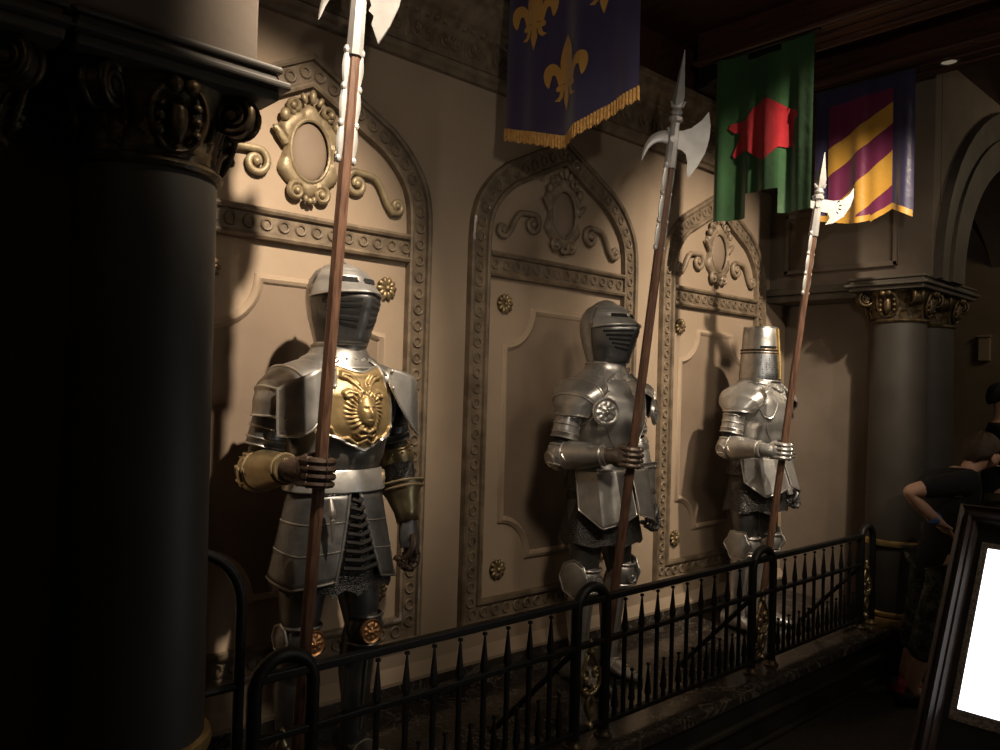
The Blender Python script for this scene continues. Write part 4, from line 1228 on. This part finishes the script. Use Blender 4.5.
# blue banner with fleurs-de-lis
t = thing('banner', 'blue satin banner with gold fleurs-de-lis and gold fringe at the top centre', 'banner', (0, 0, 0), 0, 'banners hanging from the beams')
W = .685
fb = banner_fn(2.29, 2.49, [(.013, 2.6, .5), (.007, 4.7, 2.0), (.003, 8.3, 0)], 3.27, 2.4, 1)
zb = lambda a: 2.478-.10*(1-abs(a-.325)/.34)
cloth(fb, W, 3.27, zb).build('cloth', 'satin_navy', t, angle=80)
m = MB(); m.grid(lambda s, q: fb(-.004+(W+.008)*s, zb(W*s)+.006-.052*q+.006*math.sin(s*420)*q, .004+.003*math.sin(s*300)), 240, 3)
m.build('fringe', 'fringe', t, angle=80)
m = MB(); m.tube([Vector((2.29, 2.53, 3.268)), Vector((2.29, 1.77, 3.268))], .010, 10); m.build('hanging_rod', 'iron', t)
def fleur(ca, cz, s):
    def mir(P): return [(-x, z) for x, z in reversed(P)]
    cen = [(p.x, p.y) for p in catmull([(0, .165), (.030, .115), (.043, .06), (.036, .01), (.018, -.035), (-.018, -.035), (-.036, .01), (-.043, .06), (-.030, .115), (0, .165)], 3)][:-1]
    sd = [(p.x, p.y) for p in catmull([(.022, -.035), (.030, .005), (.052, .045), (.085, .066), (.118, .058), (.132, .028), (.124, -.010), (.104, -.036), (.094, -.012), (.086, .012), (.070, .012), (.060, -.008), (.050, -.038)], 3)]
    band = [(-.058, -.038), (.058, -.038), (.064, -.050), (.058, -.062), (-.058, -.062), (-.064, -.050)]
    low = [(-.014, -.062), (.014, -.062), (.020, -.10), (.010, -.13), (0, -.155), (-.010, -.13), (-.020, -.10)]
    ls = [(.018, -.062), (.040, -.062), (.048, -.085), (.070, -.098), (.045, -.105), (.026, -.090)]
    out = []
    for P in (cen, sd, mir(sd), band, low, ls, mir(ls)):
        out.append([(ca+x*s, cz+z*s) for x, z in P])
    return out
for ca, cz, s in ((.335, 2.625, .95), (.155, 2.915, .95), (.525, 2.945, .95), (.335, 3.16, .62)):
    for_o = conform(fleur(ca, cz, s), fb, .006).build('fleur_de_lis', 'gold_thread', t, angle=80)

# green banner with a red four-footed device
t = thing('banner', 'green satin banner with a red emblem and square notch cut in its lower edge', 'banner', (0, 0, 0), 0, 'banners hanging from the beams')
fg = banner_fn(3.93, 2.52, [(.015, 3.4, 1.2), (.009, 6.3, .3), (.004, 11, 0)], 3.27, 2.35, 1)
m = MB()
for a0, a1, z1, z0 in ((.0, .19, 3.27, 2.35), (.19, .385, 3.225, 2.485), (.385, .57, 3.27, 2.35)):
    m.grid(lambda s, q, a0=a0, a1=a1, z0=z0, z1=z1: fg(a0+(a1-a0)*s, z1+(z0-z1)*q), 18, 36)
m.build('cloth', 'satin_green', t, angle=80)
dev = [(.31, 2.985), (.36, 2.955), (.40, 2.895), (.415, 2.885), (.435, 2.90), (.47, 2.885), (.488, 2.855), (.46, 2.83), (.425, 2.815), (.425, 2.745), (.455, 2.725), (.462, 2.695), (.42, 2.695), (.385, 2.705), (.34, 2.675), (.30, 2.648), (.255, 2.672), (.205, 2.715), (.17, 2.725), (.115, 2.695), (.105, 2.715), (.14, 2.765), (.168, 2.775), (.155, 2.83), (.115, 2.835), (.078, 2.865), (.095, 2.89), (.15, 2.89), (.19, 2.895), (.23, 2.95), (.27, 2.968)]
conform([dev], fg, .006).build('emblem', 'satin_red', t, angle=80, label='red emblem with rounded body and four stubby feet')
m = MB(); m.tube([Vector((3.93, 2.55, 3.272)), Vector((3.93, 1.92, 3.272))], .010, 10); m.build('hanging_rod', 'iron', t)

# plum banner with gold bends and navy borders
t = thing('banner', 'plum banner with gold diagonal stripes, navy borders and gold hem at the right', 'banner', (0, 0, 0), 0, 'banners hanging from the beams')
fp = banner_fn(4.68, 2.30, [(.014, 4.1, .4), (.009, 7.9, 1.3), (.003, 12, 0)], 3.24, 2.42, 1)
zp = lambda a: 2.44-.02+(.062*(1-abs(a-.455)/.115) if a > .34 else .0+.02*max(0, (.12-a)/.12)) if a > .34 else 2.42+.05*abs(a-.27)/.27
cloth(fp, .57, 3.24, zp).build('cloth', 'satin_navy', t, angle=80)
A0, A1 = .082, .452
def clip(P, z_of):      # keep the stripe inside the centre field
    return [(min(max(a, A0), A1), max(z, z_of(min(max(a, A0), A1))+.002)) for a, z in P]
cf = MB(); cf.grid(lambda s, q: fp(A0+(A1-A0)*s, 3.13+.03*s+(zp(A0+(A1-A0)*s)+.0-3.13-.03*s)*q, .005), 50, 30)
cf.build('centre_field', 'satin_plum', t, angle=80)
for (zl1, zr1, zl0, zr0) in ((2.872, 3.078, 2.705, 2.955), (2.50, 2.80, 2.30, 2.60)):
    P = []
    for i in range(31):
        f = i/30; a = A0+(A1-A0)*f; P.append((a, max(zl1+(zr1-zl1)*f, zp(a)+.012)))
    for i in range(30, -1, -1):
        f = i/30; a = A0+(A1-A0)*f; P.append((a, max(zl0+(zr0-zl0)*f, zp(a)+.006)))
    m = MB(); n = 31
    m.rings([[fp(*P[i], .009) for i in range(n)], [fp(P[i][0], (P[i][1]*.67+P[61-i][1]*.33), .009) for i in range(n)], [fp(P[i][0], (P[i][1]*.33+P[61-i][1]*.67), .009) for i in range(n)], [fp(*P[61-i], .009) for i in range(n)]], closed=False)
    m.build('stripe', 'satin_gold', t, angle=80)
m = MB(); m.grid(lambda s, q: fp(.57*s, zp(.57*s)+.016-.036*q, .011), 80, 2); m.build('hem', 'satin_gold', t, angle=80)
m = MB(); m.tube([Vector((4.68, 2.33, 3.242)), Vector((4.68, 1.70, 3.242))], .010, 10); m.build('hanging_rod', 'iron', t)

# ------------------------------------------------------------------ backlit framed sign at the lower right
Tc = Vector((2.878, .896, 1.039)); e = Vector((0, -1, 0)); d = Vector((.50, 0, .866)); nn = Vector((-.866, 0, .50))
t = thing('framed_sign', 'dark wood framed sign with a glowing white sheet, leaning back at the lower right', 'sign', (0, 0, 0))
SW, SH = .82, .86
P_ = lambda a, b, h=0.0: Tc+e*a+d*b+nn*h
def slab(m, a0, a1, b0, b1, h0, h1):
    vs = [P_(a, b, h) for a in (a0, a1) for b in (b0, b1) for h in (h0, h1)]
    m.add(vs, [(0, 1, 3, 2), (4, 6, 7, 5), (0, 4, 5, 1), (2, 3, 7, 6), (0, 2, 6, 4), (1, 5, 7, 3)])
rect = [(0, 0), (SW, 0), (SW, -SH), (0, -SH)]
def inset_rect(q): return [(q, -q), (SW-q, -q), (SW-q, -SH+q), (q, -SH+q)]
m = MB(); prof = [(0, -.03), (0, .012), (.008, .020), (.016, .012), (.022, .012), (.034, .026), (.042, .014), (.048, .014), (.055, .004), (.060, -.004)]
m.rings([[P_(*inset_rect(q)[k], h) for q, h in prof] for k in range(4)], closed=False, loop=True)
m.build('frame', 'frame_wood', t, angle=25)
m = MB(); slab(m, .055, SW-.055, -SH+.055, -.055, -.012, -.004); m.build('mat', 'mat_black', t, smooth=False)
m = MB()
for (a0, a1, b0, b1) in ((.078, .74, -.135, -.117), (.078, .74, -.668, -.634), (.078, .096, -.634, -.135), (.722, .74, -.634, -.135)): slab(m, a0, a1, b0, b1, -.004, .000)
m.build('inner_border', 'mat_speckle', t, smooth=False)
m = MB(); slab(m, .096, .722, -.634, -.135, -.004, -.002); m.build('sheet', 'screen', t, smooth=False)
m = MB(); slab(m, .05, SW-.05, -SH+.05, -.05, -.035, -.012); m.build('backing', 'mat_black', t, smooth=False)
for a in (.14, SW-.14):
    m = MB(); top = P_(a, -.12, -.045); m.tube([top, Vector((top.x+.12, top.y, FZ))], .016, 8); m.build('stand_leg', 'iron', t)
    m = MB(); q = P_(a, -SH-.0, -.02); q2 = P_(a, -.5, -.045); m.tube([q2, q, Vector((q.x-.02, q.y, FZ))], .016, 8); m.build('stand_leg', 'iron', t)

# ------------------------------------------------------------------ people
def skin_body(name, verts, edges, radii, mat, parent=None, sub=2, root=0):
    me = bpy.data.meshes.new(name); me.from_pydata([tuple(v) for v in verts], edges, [])
    o = bpy.data.objects.new(name, me); COL.objects.link(o)
    md = o.modifiers.new('skin', 'SKIN'); md.use_smooth_shade = True
    if not me.skin_vertices: me.skin_vertices.new()
    sv = me.skin_vertices[0].data
    for i, r in enumerate(radii):
        sv[i].radius = r if isinstance(r, tuple) else (r, r)
        sv[i].use_root = (i == root)
    ms = o.modifiers.new('sub', 'SUBSURF'); ms.levels = sub; ms.render_levels = sub
    dg = bpy.context.evaluated_depsgraph_get(); dg.update()
    ev = o.evaluated_get(dg); m2 = bpy.data.meshes.new_from_object(ev)
    o.modifiers.clear(); o.data = m2; m2.name = name
    m2.materials.clear(); m2.materials.append(M[mat])
    for p in m2.polygons: p.use_smooth = True; p.material_index = 0
    if parent: o.parent = parent
    return o
def person(J, label, cloth_m, leg_m, hair_m, shoe_m, S=1.0, face=Vector((1, 0, 0)), band=False, group=None, extra=None):
    """J: joint positions; body is one skinned surface, clothes and hair are children"""
    V = []; E = []; Rr = []
    def add(p, r, par=None):
        V.append(Vector(p)); Rr.append((r*S, r*S) if not isinstance(r, tuple) else (r[0]*S, r[1]*S))
        if par is not None: E.append((par, len(V)-1))
        return len(V)-1
    pel = add(J['pelvis'], .095); ch = add(J['pelvis'].lerp(J['neck'], .55), .10, pel); up = add(J['pelvis'].lerp(J['neck'], .85), .085, ch)
    nk = add(J['neck'], .046, up); h0 = add(J['neck'].lerp(J['head'], .55), .048, nk)
    h1 = add(J['head']-(J['head']-J['neck']).normalized()*.03, .074, h0); h2 = add(J['head']+Vector((0, 0, .035)), .082, h1); h3 = add(J['head']+Vector((0, 0, .085)), .05, h2)
    fc = face
    add(J['head']+fc*.085+Vector((0, 0, -.01)), .018, h1)          # nose
    for s in ('r', 'l'):
        a = add(J['sh_'+s], .055, up); b = add(J['el_'+s], .044, a); c = add(J['wr_'+s], .029, b); hd = add(J['hd_'+s], (.030, .018), c)
        dr = (J['hd_'+s]-J['wr_'+s]).normalized(); sd = dr.cross(Vector((0, 0, 1)));
        if sd.length < .1: sd = Vector((1, 0, 0))
        sd.normalize()
        for k in range(4):
            f1 = add(J['hd_'+s]+dr*.035+sd*(.021-.014*k), .0085, hd); f2 = add(J['hd_'+s]+dr*(.062-.004*abs(k-1))+sd*(.021-.014*k)+fc*.012, .0078, f1); add(J['hd_'+s]+dr*.072+sd*(.019-.013*k)+fc*.030, .007, f2)
        t1 = add(J['wr_'+s]+dr*.03+sd*.035+fc*.01, .010, c); add(J['wr_'+s]+dr*.06+sd*.042+fc*.022, .009, t1)
    for s in ('r', 'l'):
        a = add(J['hip_'+s], .078, pel); b = add(J['kn_'+s], .05, a); c = add(J['an_'+s], .034, b); add(J['an_'+s]+fc*.11+Vector((0, 0, -.035)), .03, c)
    body = skin_body('person', V, E, Rr, 'skin')
    tag(body, label, 'person', group)
    # shirt
    V2 = []; E2 = []; R2 = []
    def ad(p, r, par=None):
        V2.append(Vector(p)); R2.append(r*S)
        if par is not None: E2.append((par, len(V2)-1))
        return len(V2)-1
    a = ad(J['pelvis'].lerp(J['neck'], -.22), .128); b = ad(J['pelvis'].lerp(J['neck'], .4), .118, a); c = ad(J['pelvis'].lerp(J['neck'], .84), .102, b); ad(J['pelvis'].lerp(J['neck'], .97), .062, c)
    for s in ('r', 'l'):
        q = ad(J['sh_'+s], .070, c); ad(J['sh_'+s].lerp(J['el_'+s], .5), .062, q) if True else 0
        ad(J['sh_'+s].lerp(J['el_'+s], .82), .056, len(V2)-1)
    skin_body('shirt', V2, E2, R2, cloth_m, body)
    V2 = []; E2 = []; R2 = []
    a = ad(J['pelvis']+Vector((0, 0, .05)), .115)
    for s in ('r', 'l'):
        q = ad(J['hip_'+s], .10, a); k = ad(J['hip_'+s].lerp(J['kn_'+s], .6), .086, q); ad(J['kn_'+s].lerp(J['an_'+s], .5), .078, k)
        if leg_m != 'camo': ad(J['an_'+s], .06, len(V2)-1)
    skin_body('shorts' if leg_m == 'camo' else 'trousers', V2, E2, R2, leg_m, body)
    for s in ('r', 'l'):
        m = MB(); an = J['an_'+s]; g = FZ; sdv = Vector((-fc.y, fc.x, 0))
        rs = []
        for f, w, hh in ((-.09, .022, .07), (-.07, .038, .09), (-.02, .042, .10), (.05, .044, .075), (.12, .046, .055), (.16, .034, .045), (.175, .012, .03)):
            rs.append([Vector((an.x, an.y, g))+fc*f+sdv*(w*math.cos(2*PI*k/14))+Vector((0, 0, max(.0, hh*.5+hh*.5*math.sin(2*PI*k/14)))) for k in range(14)])
        m.rings(rs, cap0=True, cap1=True); m.build('shoe', shoe_m, body, angle=60)
    # hair: cap over the crown and back of the head
    m = MB(); hc = J['head']+Vector((0, 0, .035))-fc*.012; sdv = Vector((-fc.y, fc.x, 0))
    def hair(s, q):
        a = 2*PI*s; front = math.cos(a); lim = lerp(.30, -.62, .5-.5*front)*1.0
        lat = PI/2-(PI/2-math.asin(max(-.95, min(.95, lim))))*q
        rr = .098+.004*math.sin(9*a+5*q)
        return hc+(fc*math.cos(a)*rr*1.05+sdv*math.sin(a)*rr*.92)*math.cos(lat)+Vector((0, 0, rr*1.08*math.sin(lat)))
    m.grid(hair, 36, 12); m.build('hair', hair_m, body, solid=.006, angle=80)
    for sg in (-1, 1):
        m = MB(); m.ell(J['head']+sdv*sg*.082-fc*.005+Vector((0, 0, .0)), (.012, .018, .03), rotZ(math.atan2(fc.y, fc.x)-PI/2), seg=10, n=8); m.build('ear', 'skin', body)
        m = MB(); m.ell(J['head']+sdv*sg*.030+fc*.072+Vector((0, 0, .02)), (.010, .010, .007), seg=8, n=6); m.build('eye', 'black_gap', body)
    m = MB(); m.ell(J['head']+fc*.072+Vector((0, 0, -.045)), (.018, .018, .006), rotZ(math.atan2(fc.y, fc.x)-PI/2), seg=10, n=6); m.build('mouth', 'lips', body)
    if band:
        m = MB(); ax = (J['wr_r']-J['el_r']).normalized(); m.tube([J['wr_r']-ax*.03, J['wr_r']+ax*.0], .036, 18, caps=False); m.build('wristband', 'blue_band', body, solid=.003)
    return body
fc = Vector((.80, -.60, 0)).normalized(); rg = Vector((fc.y, -fc.x, 0))
Pv = Vector((4.79, 1.60, .50)); Nk = Vector((4.885, 1.505, 1.0)); S_ = Vector((4.83, 1.555, .955))
J = dict(pelvis=Pv, neck=Nk, head=Vector((4.955, 1.435, 1.075)), sh_r=S_+rg*.135, sh_l=S_-rg*.135, el_r=Vector((4.54, 1.69, .885)), wr_r=Vector((4.665, 1.575, .735)), hd_r=Vector((4.715, 1.535, .675)),
         el_l=S_-rg*.20+fc*.10+Vector((0, 0, -.24)), wr_l=S_-rg*.12+fc*.28+Vector((0, 0, -.30)), hd_l=S_-rg*.10+fc*.35+Vector((0, 0, -.32)),
         hip_r=Pv+rg*.08+Vector((0, 0, -.03)), hip_l=Pv-rg*.08+Vector((0, 0, -.03)), kn_r=Vector((4.72, 1.63, .10)), kn_l=Vector((4.88, 1.73, .10)), an_r=Vector((4.70, 1.70, -.22)), an_l=Vector((4.86, 1.80, -.22)))
person(J, 'boy in black t-shirt and camouflage shorts with blue wristband, leaning forward behind the framed sign', 'shirt', 'camo', 'hair', 'shoe', 1.05, fc, band=True)
fc2 = Vector((.45, -.89, 0)).normalized(); rg2 = Vector((fc2.y, -fc2.x, 0))
Pv = Vector((6.80, 1.87, .66)); S_ = Vector((6.80, 1.87, 1.17))
J = dict(pelvis=Pv, neck=S_+Vector((0, 0, .07)), head=S_+Vector((0, 0, .225))+fc2*.02, sh_r=S_+rg2*.18, sh_l=S_-rg2*.18, el_r=S_+rg2*.24+fc2*.04+Vector((0, 0, -.29)), wr_r=S_+rg2*.14+fc2*.22+Vector((0, 0, -.33)), hd_r=S_+rg2*.07+fc2*.27+Vector((0, 0, -.33)),
         el_l=S_-rg2*.24+fc2*.02+Vector((0, 0, -.29)), wr_l=S_-rg2*.25+fc2*.08+Vector((0, 0, -.55)), hd_l=S_-rg2*.25+fc2*.10+Vector((0, 0, -.63)),
         hip_r=Pv+rg2*.09+Vector((0, 0, -.03)), hip_l=Pv-rg2*.09+Vector((0, 0, -.03)), kn_r=Vector((6.80, 1.77, .20)), kn_l=Vector((6.95, 1.84, .20)), an_r=Vector((6.80, 1.80, -.22)), an_l=Vector((6.96, 1.86, -.22)))
person(J, 'dark-haired person in dark clothes standing in the shadows at the right edge', 'shirt', 'olive', 'black_cloth', 'black_cloth', 1.05, fc2)

# ------------------------------------------------------------------ light
w = bpy.data.worlds.new('world'); SC.world = w; w.use_nodes = True
bg = w.node_tree.nodes['Background']; bg.inputs[0].default_value = (.9, .75, .6, 1); bg.inputs[1].default_value = .02
def spot(name, loc, target, power, size, blend, color=(1, .76, .52), rad=.04):
    L = bpy.data.lights.new(name, 'SPOT'); L.energy = power; L.spot_size = R(size); L.spot_blend = blend; L.color = color; L.shadow_soft_size = rad
    o = bpy.data.objects.new(name, L); COL.objects.link(o); o.location = loc
    o.rotation_euler = (Vector(target)-Vector(loc)).to_track_quat('-Z', 'Y').to_euler(); return o
WARM = (1, .83, .64)
spot('spot_light', (1.36, .78, 3.42), (1.22, 2.75, 1.72), 640, 47, .85, WARM)
spot('spot_light', (2.45, .72, 3.42), (2.98, 2.7, 1.45), 300, 58, .85, WARM)
spot('spot_light', (3.68, .72, 3.42), (4.4, 2.7, 1.64), 440, 58, .85, WARM)
spot('spot_light', (1.25, .10, 3.30), (2.85, 2.45, 1.40), 150, 34, .8, WARM, .25)  # added soft cross fill, brightens the middle knight from the left
spot('spot_light', (2.60, .10, 3.30), (4.30, 2.45, 1.40), 180, 34, .8, WARM, .25)  # matching added cross fill for the farthest knight
spot('spot_light', (2.8, -1.2, 3.2), (2.5, 2.8, .4), 85, 62, 1.0, WARM, .3)  # added wide wash that lifts the lower wall, no real fitting
spot('spot_light', (3.0, -.9, 3.1), (5.5, 2.4, 1.45), 80, 40, .7, WARM)
spot('spot_light', (.15, -.4, 1.95), (3.2, 2.3, 2.9), 66, 56, .6, (1, .88, .74))  # added fill beside the camera to brighten the banners, not a hall lamp
def area(name, loc, target, power, size, color):
    L = bpy.data.lights.new(name, 'AREA'); L.energy = power; L.size = size; L.color = color
    o = bpy.data.objects.new(name, L); COL.objects.link(o); o.location = loc
    o.rotation_euler = (Vector(target)-Vector(loc)).to_track_quat('-Z', 'Y').to_euler(); return o
area('hall_fill', (4.5, -3.0, 2.8), (3.5, 2.5, 1.2), 6, 2.2, (1, .86, .68))  # added unseen area fill, gives the armour soft reflections

area('side_fill', (-.75, .9, 2.6), (-.3, 2.2, 1.0), .5, .3, (1, .75, .5))  # added weak fill to lift the pier wall behind the left columns
area('bay_fill', (7.0, .2, 3.3), (7.6, 3, 1.2), 10, .8, (1, .78, .5))  # invented dim fill that brings up the bay beyond the arch
SC.view_settings.view_transform = 'Standard'
SC.view_settings.look = 'None'
SC.view_settings.exposure = 0
SC.view_settings.gamma = 1
